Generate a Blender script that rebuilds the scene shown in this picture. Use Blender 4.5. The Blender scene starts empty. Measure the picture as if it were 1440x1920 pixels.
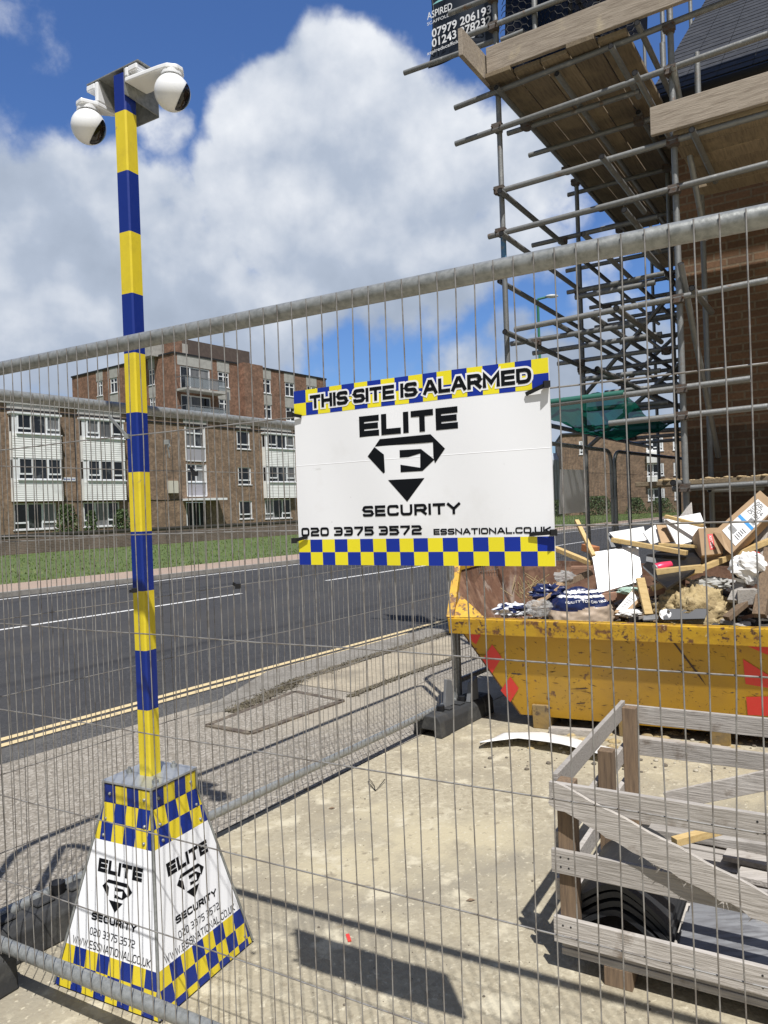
import bpy, bmesh, math, random
from mathutils import Vector, Matrix, noise as mnoise
random.seed(7)
R = math.radians
SC = bpy.context.scene
COL = SC.collection
# ------------------------------------------------------------------ camera
F, CX, CY, H = 1400.0, 720.0, 960.0, 1.49
TH, PT = R(2.07), R(-0.25)
f0 = Vector((0, math.cos(PT), math.sin(PT)))
u0 = Vector((0, -math.sin(PT), math.cos(PT)))
r0 = Vector((1, 0, 0))
RT = r0 * math.cos(TH) - u0 * math.sin(TH)
UP = r0 * math.sin(TH) + u0 * math.cos(TH)
EYE = Vector((0, 0, H))
cd = bpy.data.cameras.new('camera'); cam = bpy.data.objects.new('camera', cd); COL.objects.link(cam)
cam.matrix_world = Matrix(((RT.x, UP.x, -f0.x, 0), (RT.y, UP.y, -f0.y, 0), (RT.z, UP.z, -f0.z, H), (0, 0, 0, 1)))
cd.sensor_fit = 'AUTO'; cd.sensor_width = 36.0; cd.lens = F / 1920 * 36
cd.clip_start = 0.05; cd.clip_end = 3000
SC.camera = cam
# ------------------------------------------------------------------ sun, sky, exposure
SUN = Vector((0.100, -0.532, 1.0)).normalized()
sd = bpy.data.lights.new('sun', 'SUN'); sd.energy = 5.0; sd.angle = R(0.6); sd.color = (1, .975, .945)
so = bpy.data.objects.new('sun', sd); COL.objects.link(so)
so.rotation_euler = SUN.to_track_quat('Z', 'Y').to_euler(); so.location = (3, -6, 14)
SC.view_settings.view_transform = 'Standard'; SC.view_settings.look = 'None'
SC.view_settings.exposure = 0.17; SC.view_settings.gamma = 1.0
SC.view_settings.use_curve_mapping = False
SC.render.engine = 'CYCLES'
SC.cycles.max_bounces = 6; SC.cycles.transparent_max_bounces = 12

def ray(x, y): return f0 + RT * ((x - CX) / F) + UP * ((CY - y) / F)
def dirpx(x, y): return ray(x, y).normalized()

W = bpy.data.worlds.new('World'); SC.world = W; W.use_nodes = True
nt = W.node_tree; nt.nodes.clear()
def N(t, **kw):
    n = nt.nodes.new(t)
    for k, v in kw.items(): setattr(n, k, v)
    return n
def LK(a, b): nt.links.new(a, b)
def _in(n, i, v):
    if hasattr(v, 'is_linked') or hasattr(v, 'links'): LK(v, n.inputs[i])
    else: n.inputs[i].default_value = v
def MA(op, a, b=None, clamp=False):
    n = N('ShaderNodeMath', operation=op, use_clamp=clamp); _in(n, 0, a)
    if b is not None: _in(n, 1, b)
    return n.outputs[0]
out = N('ShaderNodeOutputWorld'); bg = N('ShaderNodeBackground'); LK(bg.outputs[0], out.inputs[0])
sky = N('ShaderNodeTexSky', sky_type='NISHITA'); sky.sun_disc = False
sky.sun_elevation = math.asin(SUN.z); sky.sun_rotation = math.atan2(SUN.x, SUN.y)
sky.altitude = 10; sky.air_density = 1.25; sky.dust_density = 0.3; sky.ozone_density = 2.5
tc = N('ShaderNodeTexCoord')
DIR = tc.outputs['Generated']
nz = N('ShaderNodeTexNoise'); nz.inputs['Scale'].default_value = 3.2; nz.inputs['Detail'].default_value = 6; nz.inputs['Roughness'].default_value = .55
LK(DIR, nz.inputs['Vector'])
wsub = N('ShaderNodeVectorMath', operation='SUBTRACT'); LK(nz.outputs['Color'], wsub.inputs[0]); wsub.inputs[1].default_value = (.5, .5, .5)
wsc = N('ShaderNodeVectorMath', operation='SCALE'); LK(wsub.outputs[0], wsc.inputs[0]); wsc.inputs['Scale'].default_value = .22
wad = N('ShaderNodeVectorMath', operation='ADD'); LK(DIR, wad.inputs[0]); LK(wsc.outputs[0], wad.inputs[1])
# clouds: soft puffs round fixed compass directions (x, y of the sketch, angular radius, weight)
BL = [(650, 165, .080, 1.0), (600, 200, .072, .9), (730, 215, .10, 1.0), (560, 250, .075, .95), (830, 240, .10, 1.0), (640, 310, .13, 1.0), (780, 350, .14, 1.0), (880, 190, .06, .6),
      (510, 310, .09, .95), (930, 300, .11, .9), (455, 400, .09, .9), (680, 460, .12, .95), (540, 500, .11, .9), (840, 460, .11, .85), (960, 430, .09, .7), (1020, 340, .09, .6),
      (70, 430, .13, 1.0), (-60, 520, .20, 1.0), (210, 420, .10, .9), (300, 400, .08, .75), (130, 560, .18, 1.0), (330, 560, .13, .9), (440, 600, .10, .75), (0, 360, .06, .7), (60, 340, .05, .6),
      (310, 270, .05, .6), (600, 620, .08, .3), (300, 650, .14, .75), (30, 30, .06, .30), (900, 700, .09, .5), (1010, 760, .10, .9), (960, 640, .05, .6), (1150, 560, .08, .4), (720, 700, .08, .3), (1250, 720, .12, .7), (1140, 440, .08, .5), (480, 150, .04, .28), (130, 240, .05, .3), (1150, 680, .10, .7), (460, 260, .05, .3)]
acc = None
for (x, y, r, w) in BL:
    d = N('ShaderNodeVectorMath', operation='DISTANCE'); LK(wad.outputs[0], d.inputs[0]); d.inputs[1].default_value = dirpx(x, y)
    mr = N('ShaderNodeMapRange'); mr.interpolation_type = 'SMOOTHSTEP'; LK(d.outputs['Value'], mr.inputs[0])
    mr.inputs[1].default_value = r * 1.35; mr.inputs[2].default_value = r * .25; mr.inputs[3].default_value = 0; mr.inputs[4].default_value = w
    acc = mr.outputs[0] if acc is None else MA('MAXIMUM', acc, mr.outputs[0])
# scattered cloud added to the unseen sky outside the view, for its lighting
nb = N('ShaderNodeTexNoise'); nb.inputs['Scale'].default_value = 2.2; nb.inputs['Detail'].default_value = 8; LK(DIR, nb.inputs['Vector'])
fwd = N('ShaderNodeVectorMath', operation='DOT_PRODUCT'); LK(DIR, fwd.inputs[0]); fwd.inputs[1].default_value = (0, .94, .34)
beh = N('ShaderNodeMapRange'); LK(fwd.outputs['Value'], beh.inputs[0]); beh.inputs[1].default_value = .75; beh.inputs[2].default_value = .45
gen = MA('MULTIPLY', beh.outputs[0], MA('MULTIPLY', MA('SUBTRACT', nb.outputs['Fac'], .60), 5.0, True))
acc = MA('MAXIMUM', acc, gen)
nf = N('ShaderNodeTexNoise'); nf.inputs['Scale'].default_value = 9; nf.inputs['Detail'].default_value = 9; nf.inputs['Roughness'].default_value = .6
LK(DIR, nf.inputs['Vector'])
det = MA('MULTIPLY', MA('SUBTRACT', nf.outputs['Fac'], .5), .95)
dens = MA('ADD', acc, det)
msk = N('ShaderNodeMapRange'); msk.interpolation_type = 'SMOOTHSTEP'; LK(dens, msk.inputs[0]); msk.inputs[1].default_value = .28; msk.inputs[2].default_value = .68
# lit tops and grey undersides: compare the fine noise with itself a little towards the sun
sh = N('ShaderNodeVectorMath', operation='ADD'); LK(DIR, sh.inputs[0]); sh.inputs[1].default_value = (.01, 0, .045)
n2 = N('ShaderNodeTexNoise'); n2.inputs['Scale'].default_value = 4.5; n2.inputs['Detail'].default_value = 7; LK(sh.outputs[0], n2.inputs['Vector'])
n3 = N('ShaderNodeTexNoise'); n3.inputs['Scale'].default_value = 4.5; n3.inputs['Detail'].default_value = 7; LK(DIR, n3.inputs['Vector'])
rel = MA('MULTIPLY', MA('SUBTRACT', n3.outputs['Fac'], n2.outputs['Fac']), 2.5)
zz = N('ShaderNodeSeparateXYZ'); LK(DIR, zz.inputs[0])
low = N('ShaderNodeMapRange'); LK(zz.outputs['Z'], low.inputs[0]); low.inputs[1].default_value = .12; low.inputs[2].default_value = .46; low.inputs[3].default_value = -.28; low.inputs[4].default_value = .30
brt = MA('ADD', MA('ADD', rel, low.outputs[0]), .52, True)
cr = N('ShaderNodeValToRGB'); LK(brt, cr.inputs[0])
cr.color_ramp.elements[0].color = (3.3, 3.95, 5.0, 1); cr.color_ramp.elements[1].color = (8.8, 9.1, 9.6, 1)
e = cr.color_ramp.elements.new(.5); e.color = (4.7, 5.4, 6.6, 1)
skyc = N('ShaderNodeMix', data_type='RGBA', blend_type='MULTIPLY'); skyc.inputs[0].default_value = 1
LK(sky.outputs[0], skyc.inputs[6]); skyc.inputs[7].default_value = (.60, .82, 1.24, 1)
mx = N('ShaderNodeMix', data_type='RGBA'); LK(msk.outputs[0], mx.inputs[0]); LK(skyc.outputs[2], mx.inputs[6]); LK(cr.outputs[0], mx.inputs[7])
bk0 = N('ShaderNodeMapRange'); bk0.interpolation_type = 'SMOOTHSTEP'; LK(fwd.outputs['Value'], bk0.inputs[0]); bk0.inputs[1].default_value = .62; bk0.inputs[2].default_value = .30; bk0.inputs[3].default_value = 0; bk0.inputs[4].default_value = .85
mb2 = N('ShaderNodeMix', data_type='RGBA'); LK(bk0.outputs[0], mb2.inputs[0]); LK(mx.outputs[2], mb2.inputs[6]); mb2.inputs[7].default_value = (2.25, 2.4, 2.65, 1)  # dim grey added over the unseen sky behind, to neutralise the blue fill
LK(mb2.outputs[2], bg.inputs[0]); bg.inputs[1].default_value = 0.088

# ------------------------------------------------------------------ geometry helpers
def G(x, y, z=0.0):
    d = ray(x, y); return EYE + d * ((z - H) / d.z)
def at(x, y, Y):
    d = ray(x, y); return EYE + d * (Y / d.y)
def pl(x, y, p, n):
    d = ray(x, y); p = Vector(p); n = Vector(n); return EYE + d * ((p - EYE).dot(n) / d.dot(n))
def wm(o):
    m = Matrix.LocRotScale(o.location, o.rotation_euler, o.scale)
    return wm(o.parent) @ m if o.parent else m

def rounded(pts, rad, seg=5, closed=False):
    pts = [Vector(p) for p in pts]; res = []; n = len(pts)
    for i, p in enumerate(pts):
        r = rad[i] if isinstance(rad, (list, tuple)) else rad
        if r <= 0 or (not closed and i in (0, n - 1)): res.append(p); continue
        a = pts[i - 1] - p; b = pts[(i + 1) % n] - p
        r2 = min(r, a.length * .5, b.length * .5)
        s, t = p + a.normalized() * r2, p + b.normalized() * r2
        for k in range(seg + 1):
            q = k / seg; res.append(s * (1 - q) ** 2 + p * 2 * q * (1 - q) + t * q * q)
    return res

class MB:
    def __init__(s, M=None): s.v = []; s.f = []; s.mi = []; s.M = M; s.smooth = []
    def add(s, vs, fs, mi=0, smooth=False):
        o = len(s.v)
        s.v += [s.M @ Vector(v) if s.M is not None else Vector(v) for v in vs]
        for f in fs: s.f.append([o + i for i in f]); s.mi.append(mi); s.smooth.append(smooth)
    def box(s, lo, hi, mi=0):
        x0, y0, z0 = lo; x1, y1, z1 = hi
        s.add([(x0,y0,z0),(x1,y0,z0),(x1,y1,z0),(x0,y1,z0),(x0,y0,z1),(x1,y0,z1),(x1,y1,z1),(x0,y1,z1)],
              [(0,3,2,1),(4,5,6,7),(0,1,5,4),(1,2,6,5),(2,3,7,6),(3,0,4,7)], mi)
    def bar(s, p, q, w, h, up=(0,0,1), mi=0, taper=1.0):
        p, q = Vector(p), Vector(q); d = (q - p).normalized(); up = Vector(up)
        if abs(d.dot(up.normalized())) > .98: up = Vector((0, 1, 0))
        x = d.cross(up).normalized(); y = x.cross(d).normalized()
        vs = []
        for c, k in ((p, 1), (q, taper)):
            for a, b in ((-1,-1),(1,-1),(1,1),(-1,1)): vs.append(c + x * a * w / 2 * k + y * b * h / 2 * k)
        s.add(vs, [(0,1,2,3),(7,6,5,4),(0,4,5,1),(1,5,6,2),(2,6,7,3),(3,7,4,0)], mi)
    def tube(s, pts, r, seg=8, mi=0, caps=True, hollow=False):
        pts = [Vector(p) for p in pts]; rings = []; n = len(pts); x = None
        for i, p in enumerate(pts):
            d = (pts[min(i + 1, n - 1)] - pts[max(i - 1, 0)]).normalized()
            if x is None:
                a = Vector((0, 0, 1)) if abs(d.z) < .9 else Vector((1, 0, 0)); x = d.cross(a).normalized()
            else: x = (x - d * x.dot(d)).normalized()
            y = d.cross(x); rr = r[i] if isinstance(r, (list, tuple)) else r
            rings.append([p + (x * math.cos(t) + y * math.sin(t)) * rr for t in [2 * math.pi * k / seg for k in range(seg)]])
        vs = [v for g in rings for v in g]; fs = []
        for i in range(n - 1):
            for k in range(seg):
                a = i * seg + k; b = i * seg + (k + 1) % seg; fs.append((a, a + seg, b + seg, b))
        s.add(vs, fs, mi, True)
        if caps:
            o = 0
            s.add(rings[0], [tuple(range(seg))], mi); s.add(rings[-1], [tuple(reversed(range(seg)))], mi)
    def prism(s, poly, vec, mi=0):
        poly = [Vector(p) for p in poly]; vec = Vector(vec); n = len(poly)
        vs = poly + [p + vec for p in poly]
        fs = [tuple(range(n))[::-1], tuple(range(n, 2 * n))] + [(i, (i + 1) % n, n + (i + 1) % n, n + i) for i in range(n)]
        s.add(vs, fs, mi)
    def quad(s, a, b, c, d, mi=0): s.add([a, b, c, d], [(0, 1, 2, 3)], mi)
    def poly(s, pts, mi=0): s.add(pts, [tuple(range(len(pts)))], mi)
    def sphere(s, c, r, seg=24, rings=14, mi=0, sc=(1,1,1), fn=None):
        vs = []; fs = []
        for i in range(rings + 1):
            t = math.pi * i / rings
            for k in range(seg):
                p = 2 * math.pi * k / seg
                v = Vector((math.sin(t) * math.cos(p), math.sin(t) * math.sin(p), math.cos(t)))
                rr = r * (fn(v) if fn else 1)
                vs.append(Vector(c) + Vector((v.x * sc[0], v.y * sc[1], v.z * sc[2])) * rr)
        for i in range(rings):
            for k in range(seg):
                a = i * seg + k; b = i * seg + (k + 1) % seg; fs.append((a, a + seg, b + seg, b))
        s.add(vs, fs, mi, True)
    def cyl(s, p, q, r, seg=14, mi=0): s.tube([p, q], r, seg, mi)
    def grid(s, fn, nu, nv, mi=0, smooth=True):
        vs = [fn(i / nu, j / nv) for j in range(nv + 1) for i in range(nu + 1)]
        fs = [(j*(nu+1)+i, j*(nu+1)+i+1, (j+1)*(nu+1)+i+1, (j+1)*(nu+1)+i) for j in range(nv) for i in range(nu)]
        s.add(vs, fs, mi, smooth)
    def build(s, name, mats, parent=None, loc=None, world=True, bevel=0, solid=0, weld=False):
        """world=True: vertices are world points; they are brought into the new object's own frame."""
        me = bpy.data.meshes.new(name)
        if parent is not None: inv = wm(parent).inverted() if world else Matrix.Identity(4)
        else: inv = Matrix.Translation(-Vector(loc)) if loc is not None else Matrix.Identity(4)
        me.from_pydata([inv @ v for v in s.v], [], s.f)
        if not isinstance(mats, (list, tuple)): mats = [mats]
        for m in mats: me.materials.append(m)
        me.polygons.foreach_set('material_index', s.mi); me.polygons.foreach_set('use_smooth', s.smooth)
        if weld:
            bm = bmesh.new(); bm.from_mesh(me); bmesh.ops.remove_doubles(bm, verts=bm.verts, dist=1e-4); bm.to_mesh(me); bm.free()
        me.update()
        o = bpy.data.objects.new(name, me); COL.objects.link(o)
        if parent is not None: o.parent = parent
        elif loc is not None: o.location = loc
        if bevel:
            m = o.modifiers.new('bevel', 'BEVEL'); m.width = bevel; m.segments = 2; m.limit_method = 'ANGLE'
        if solid:
            m = o.modifiers.new('thick', 'SOLIDIFY'); m.thickness = solid; m.offset = 0
        return o
def tag(o, label=None, cat=None, group=None, kind=None):
    if label: o['label'] = label
    if cat: o['category'] = cat
    if group: o['group'] = group
    if kind: o['kind'] = kind
    return o
def empty(name, loc, rz=0.0, label=None, cat=None, group=None):
    o = bpy.data.objects.new(name, None); COL.objects.link(o); o.empty_display_size = .1
    o.location = loc; o.rotation_euler = (0, 0, rz); return tag(o, label, cat, group)
def copy_tree(o, parent=None):
    c = o.copy(); COL.objects.link(c)
    if parent is not None: c.parent = parent
    for ch in list(o.children): copy_tree(ch, c)
    return c

# ------------------------------------------------------------------ materials
def mat(name, col, rough=.6, metal=0.0, var=(), bump=None, rnd=0.0, spec=.5, alpha=None, trans=0):
    """var: list of (noise scale, colour, low, high[, stretch]) laid over the base colour."""
    m = bpy.data.materials.new(name); m.use_nodes = True; t = m.node_tree; b = t.nodes['Principled BSDF']
    b.inputs['Roughness'].default_value = rough; b.inputs['Metallic'].default_value = metal
    b.inputs['Specular IOR Level'].default_value = spec
    co = t.nodes.new('ShaderNodeTexCoord').outputs['Object']
    oi = t.nodes.new('ShaderNodeObjectInfo')
    off = t.nodes.new('ShaderNodeVectorMath'); off.operation = 'ADD'; t.links.new(co, off.inputs[0])
    sc_ = t.nodes.new('ShaderNodeMath'); sc_.operation = 'MULTIPLY'; t.links.new(oi.outputs['Random'], sc_.inputs[0]); sc_.inputs[1].default_value = 31.0 if rnd else 0.0
    t.links.new(sc_.outputs[0], off.inputs[1]); co = off.outputs[0]
    cur = t.nodes.new('ShaderNodeRGB'); cur.outputs[0].default_value = (*col, 1); cur = cur.outputs[0]
    for v in var:
        nzn = t.nodes.new('ShaderNodeTexNoise'); nzn.inputs['Scale'].default_value = v[0]; nzn.inputs['Detail'].default_value = 6; nzn.inputs['Roughness'].default_value = .62
        src = co
        if len(v) > 4:
            mp = t.nodes.new('ShaderNodeMapping'); mp.inputs['Scale'].default_value = v[4]; t.links.new(co, mp.inputs[0]); src = mp.outputs[0]
        t.links.new(src, nzn.inputs['Vector'])
        mr = t.nodes.new('ShaderNodeMapRange'); t.links.new(nzn.outputs['Fac'], mr.inputs[0]); mr.inputs[1].default_value = v[2]; mr.inputs[2].default_value = v[3]
        mxn = t.nodes.new('ShaderNodeMix'); mxn.data_type = 'RGBA'; t.links.new(mr.outputs[0], mxn.inputs[0]); t.links.new(cur, mxn.inputs[6]); mxn.inputs[7].default_value = (*v[1], 1)
        cur = mxn.outputs[2]
    if rnd:
        hs = t.nodes.new('ShaderNodeHueSaturation'); mr = t.nodes.new('ShaderNodeMapRange'); t.links.new(oi.outputs['Random'], mr.inputs[0])
        mr.inputs[3].default_value = 1 - rnd; mr.inputs[4].default_value = 1 + rnd
        t.links.new(mr.outputs[0], hs.inputs['Value']); t.links.new(cur, hs.inputs['Color']); cur = hs.outputs[0]
    t.links.new(cur, b.inputs['Base Color'])
    if bump:
        nb_ = t.nodes.new('ShaderNodeTexNoise'); nb_.inputs['Scale'].default_value = bump[0]; nb_.inputs['Detail'].default_value = 5
        if len(bump) > 2:
            mp = t.nodes.new('ShaderNodeMapping'); mp.inputs['Scale'].default_value = bump[2]; t.links.new(co, mp.inputs[0]); t.links.new(mp.outputs[0], nb_.inputs['Vector'])
        else: t.links.new(co, nb_.inputs['Vector'])
        bp = t.nodes.new('ShaderNodeBump'); bp.inputs['Strength'].default_value = bump[1]; bp.inputs['Distance'].default_value = .01
        t.links.new(nb_.outputs['Fac'], bp.inputs['Height']); t.links.new(bp.outputs[0], b.inputs['Normal'])
    if alpha is not None: b.inputs['Alpha'].default_value = alpha
    m['cur'] = 0
    return m
def brickmat(name, c1, c2, mortar, bw=.225, bh=.075, ms=.010, dark=None, rough=.85, off=.5, bump=.6, mott=(40, .8, 1.2)):
    m = bpy.data.materials.new(name); m.use_nodes = True; t = m.node_tree; b = t.nodes['Principled BSDF']; b.inputs['Roughness'].default_value = rough
    tcn = t.nodes.new('ShaderNodeTexCoord'); sp = t.nodes.new('ShaderNodeSeparateXYZ'); t.links.new(tcn.outputs['Object'], sp.inputs[0])
    ad = t.nodes.new('ShaderNodeMath'); ad.operation = 'ADD'; t.links.new(sp.outputs[0], ad.inputs[0]); t.links.new(sp.outputs[1], ad.inputs[1])
    cb = t.nodes.new('ShaderNodeCombineXYZ'); t.links.new(ad.outputs[0], cb.inputs[0]); t.links.new(sp.outputs[2], cb.inputs[1])
    br = t.nodes.new('ShaderNodeTexBrick'); t.links.new(cb.outputs[0], br.inputs['Vector']); br.offset = off
    br.inputs['Scale'].default_value = 1; br.inputs['Brick Width'].default_value = bw; br.inputs['Row Height'].default_value = bh
    br.inputs['Mortar Size'].default_value = ms; br.inputs['Mortar Smooth'].default_value = .2; br.inputs['Bias'].default_value = 0
    br.inputs['Color1'].default_value = (*c1, 1); br.inputs['Color2'].default_value = (*c2, 1); br.inputs['Mortar'].default_value = (*mortar, 1)
    nzn = t.nodes.new('ShaderNodeTexNoise'); nzn.inputs['Scale'].default_value = 1.1; nzn.inputs['Detail'].default_value = 7; t.links.new(tcn.outputs['Object'], nzn.inputs['Vector'])
    mr = t.nodes.new('ShaderNodeMapRange'); t.links.new(nzn.outputs['Fac'], mr.inputs[0]); mr.inputs[1].default_value = .3; mr.inputs[2].default_value = .7; mr.inputs[3].default_value = .72; mr.inputs[4].default_value = 1.22
    n4 = t.nodes.new('ShaderNodeTexNoise'); n4.inputs['Scale'].default_value = mott[0]; n4.inputs['Detail'].default_value = 4; t.links.new(tcn.outputs['Object'], n4.inputs['Vector'])
    m4 = t.nodes.new('ShaderNodeMapRange'); t.links.new(n4.outputs['Fac'], m4.inputs[0]); m4.inputs[1].default_value = .3; m4.inputs[2].default_value = .7; m4.inputs[3].default_value = mott[1]; m4.inputs[4].default_value = mott[2]
    mm = t.nodes.new('ShaderNodeMath'); mm.operation = 'MULTIPLY'; t.links.new(mr.outputs[0], mm.inputs[0]); t.links.new(m4.outputs[0], mm.inputs[1])
    hs = t.nodes.new('ShaderNodeHueSaturation'); t.links.new(mm.outputs[0], hs.inputs['Value']); t.links.new(br.outputs['Color'], hs.inputs['Color'])
    cur = hs.outputs[0]
    if dark:   # brick colour multiplied darker below a given height
        mt = t.nodes.new('ShaderNodeMath'); mt.operation = 'LESS_THAN'; t.links.new(sp.outputs[2], mt.inputs[0]); mt.inputs[1].default_value = dark[0]
        mxn = t.nodes.new('ShaderNodeMix'); mxn.data_type = 'RGBA'; mxn.blend_type = 'MULTIPLY'; t.links.new(mt.outputs[0], mxn.inputs[0]); t.links.new(cur, mxn.inputs[6]); mxn.inputs[7].default_value = (*dark[1], 1); cur = mxn.outputs[2]
    t.links.new(cur, b.inputs['Base Color'])
    bp = t.nodes.new('ShaderNodeBump'); bp.inputs['Strength'].default_value = bump; bp.inputs['Distance'].default_value = .008; bp.invert = True
    t.links.new(br.outputs['Fac'], bp.inputs['Height']); t.links.new(bp.outputs[0], b.inputs['Normal'])
    return m
def aggregate(name, base, stones, dark, scale, amt, patches=(), rough=.9, bumps=.6):
    """ground surfacing: stones of several tones bedded in a base, with large worn patches."""
    m = bpy.data.materials.new(name); m.use_nodes = True; t = m.node_tree; b = t.nodes['Principled BSDF']; b.inputs['Roughness'].default_value = rough; b.inputs['Specular IOR Level'].default_value = .25
    co = t.nodes.new('ShaderNodeTexCoord').outputs['Object']
    vo = t.nodes.new('ShaderNodeTexVoronoi'); vo.inputs['Scale'].default_value = scale; t.links.new(co, vo.inputs['Vector'])
    bw = t.nodes.new('ShaderNodeSeparateColor'); t.links.new(vo.outputs['Color'], bw.inputs[0])
    rp = t.nodes.new('ShaderNodeValToRGB'); t.links.new(bw.outputs[0], rp.inputs[0])
    rp.color_ramp.elements[0].color = (*dark, 1); rp.color_ramp.elements[1].color = (*stones, 1); e2 = rp.color_ramp.elements.new(.55); e2.color = (*base, 1)
    mxn = t.nodes.new('ShaderNodeMix'); mxn.data_type = 'RGBA'; mxn.inputs[0].default_value = amt; mxn.inputs[6].default_value = (*base, 1); t.links.new(rp.outputs[0], mxn.inputs[7]); cur = mxn.outputs[2]
    for pt_ in patches:
        s_, c, lo, hi = pt_[:4]
        nzn = t.nodes.new('ShaderNodeTexNoise'); nzn.inputs['Scale'].default_value = s_; nzn.inputs['Detail'].default_value = 8; nzn.inputs['Roughness'].default_value = .6; src = co
        if len(pt_) > 4:
            mp = t.nodes.new('ShaderNodeMapping'); mp.inputs['Scale'].default_value = pt_[4]; t.links.new(co, mp.inputs[0]); src = mp.outputs[0]
        t.links.new(src, nzn.inputs['Vector'])
        mr = t.nodes.new('ShaderNodeMapRange'); t.links.new(nzn.outputs['Fac'], mr.inputs[0]); mr.inputs[1].default_value = lo; mr.inputs[2].default_value = hi
        m2 = t.nodes.new('ShaderNodeMix'); m2.data_type = 'RGBA'; t.links.new(mr.outputs[0], m2.inputs[0]); t.links.new(cur, m2.inputs[6]); m2.inputs[7].default_value = (*c, 1); cur = m2.outputs[2]
    t.links.new(cur, b.inputs['Base Color'])
    n5 = t.nodes.new('ShaderNodeTexNoise'); n5.inputs['Scale'].default_value = scale * 1.3; n5.inputs['Detail'].default_value = 6; t.links.new(co, n5.inputs['Vector'])
    bp = t.nodes.new('ShaderNodeBump'); bp.inputs['Strength'].default_value = bumps; bp.inputs['Distance'].default_value = .012; t.links.new(n5.outputs['Fac'], bp.inputs['Height']); t.links.new(bp.outputs[0], b.inputs['Normal'])
    return m

GALV = mat('galvanised', (.33, .34, .33), .42, .42, [(60, (.22, .23, .22), .4, .65), (6, (.40, .40, .38), .55, .8)], (90, .08))
WIRE = mat('mesh_wire', (.31, .30, .285), .5, .4, [(30, (.2, .18, .16), .45, .6)])
STEEL = mat('scaffold_steel', (.24, .245, .24), .5, .45, [(25, (.22, .22, .21), .45, .62), (9, (.20, .12, .07), .62, .74), (14, (.42, .42, .40), .6, .75)], (60, .15), rnd=.18)
RUSTY = mat('coupler_steel', (.13, .11, .095), .6, .4, [(30, (.12, .07, .045), .5, .65)], (60, .3))
BRICK_NEW = brickmat('new_brick', (.205, .112, .058), (.135, .072, .038), (.20, .148, .094), dark=(2.16, (.50, .52, .55)))
BRICK_FLAT = brickmat('flats_brick', (.26, .165, .10), (.175, .105, .066), (.23, .18, .13), ms=.012, mott=(4.5, .66, 1.34))
BRICK_TOWER = brickmat('tower_brick', (.25, .125, .075), (.18, .088, .053), (.22, .15, .11), ms=.012, mott=(3.5, .66, 1.34))
BRICK_WALL = brickmat('garden_brick', (.17, .12, .09), (.12, .09, .07), (.20, .17, .14))
UPVC = mat('white_plastic', (.78, .79, .80), .45, 0, [(3, (.66, .67, .68), .5, .75)])
CLAD = mat('white_cladding', (.84, .84, .81), .5, 0, [(1.5, (.6, .6, .58), .5, .8)])
GLASS = mat('window_glass', (.012, .014, .018), .05, 0, [(.9, (.10, .105, .11), .56, .66)], rnd=.5, spec=.8)
CONC = mat('concrete_panel', (.40, .39, .36), .85, 0, [(2, (.30, .29, .27), .45, .7)], (20, .3))
DARKTRIM = mat('dark_trim', (.028, .028, .030), .6, spec=.2)
LEAF = mat('leaf', (.05, .085, .025), .6, 0, [(8, (.09, .13, .04), .45, .65)])
GRASSM = mat('grass_ground', (.085, .125, .028), .9, 0, [(.6, (.12, .15, .045), .42, .68), (14, (.055, .082, .02), .45, .62)], (30, .8))
BLADE = mat('grass_blade', (.11, .17, .035), .7, 0, [(.7, (.16, .17, .06), .45, .65)])
ASPH = aggregate('asphalt', (.044, .044, .046), (.11, .11, .11), (.030, .030, .032), 120, .75, [(.5, (.060, .058, .057), .45, .75), (6, (.045, .045, .047), .5, .75), (.9, (.064, .062, .060), .52, .66, (.05, 1, 1)), (.7, (.030, .030, .032), .58, .70, (.06, 1.6, 1)), (1.1, (.034, .034, .036), .66, .70)])
ASPH2 = aggregate('asphalt_edge', (.085, .083, .08), (.16, .155, .15), (.04, .04, .04), 110, .8, [(1.5, (.13, .125, .115), .5, .75)])
PAVE = aggregate('gravel_pavement', (.28, .25, .205), (.46, .425, .37), (.14, .122, .10), 85, .7, [(.45, (.38, .335, .26), .5, .66), (7, (.22, .195, .155), .52, .8)], bumps=.6)
YARD = aggregate('yard_concrete', (.375, .330, .238), (.46, .415, .305), (.25, .215, .15), 60, .45, [(.42, (.285, .255, .195), .47, .57), (.8, (.455, .40, .275), .50, .62), (2.6, (.31, .272, .20), .53, .64), (6, (.52, .47, .35), .55, .65), (15, (.27, .232, .165), .60, .68), (36, (.53, .48, .36), .59, .67)], bumps=.4)
PATH = aggregate('far_path', (.36, .27, .21), (.46, .37, .3), (.25, .19, .15), 60, .5, [(1, (.3, .24, .19), .5, .7)])
KERBM = mat('kerb_concrete', (.30, .28, .25), .9, 0, [(5, (.19, .18, .16), .45, .68)], (40, .4))
DIRT = mat('dirt', (.12, .10, .07), .95, 0, [(8, (.19, .16, .11), .45, .65)], (40, 1))
LANE_W = mat('white_road_paint', (.72, .71, .68), .7, 0, [(22, (.4, .4, .38), .56, .7)])
LANE_Y = mat('cream_road_paint', (.62, .49, .27), .75, 0, [(16, (.30, .24, .16), .56, .72)])
TAPE_Y = mat('yellow_tape', (.68, .54, .028), .35, 0, [(20, (.6, .47, .03), .5, .75), (28, (.42, .34, .09), .66, .75)], (35, .05))
TAPE_B = mat('blue_tape', (.003, .022, .20), .42, 0, [], (35, .05))
SGN_Y = mat('sign_yellow', (.80, .70, .02), .4); SGN_B = mat('sign_blue', (.008, .030, .30), .45, spec=.3)
SGN_W = mat('sign_white', (.82, .83, .85), .45, 0, [(5, (.74, .74, .74), .55, .75), (16, (.55, .55, .54), .69, .76, (.5, 1, 2.5)), (60, (.5, .5, .5), .70, .8)])
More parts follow.
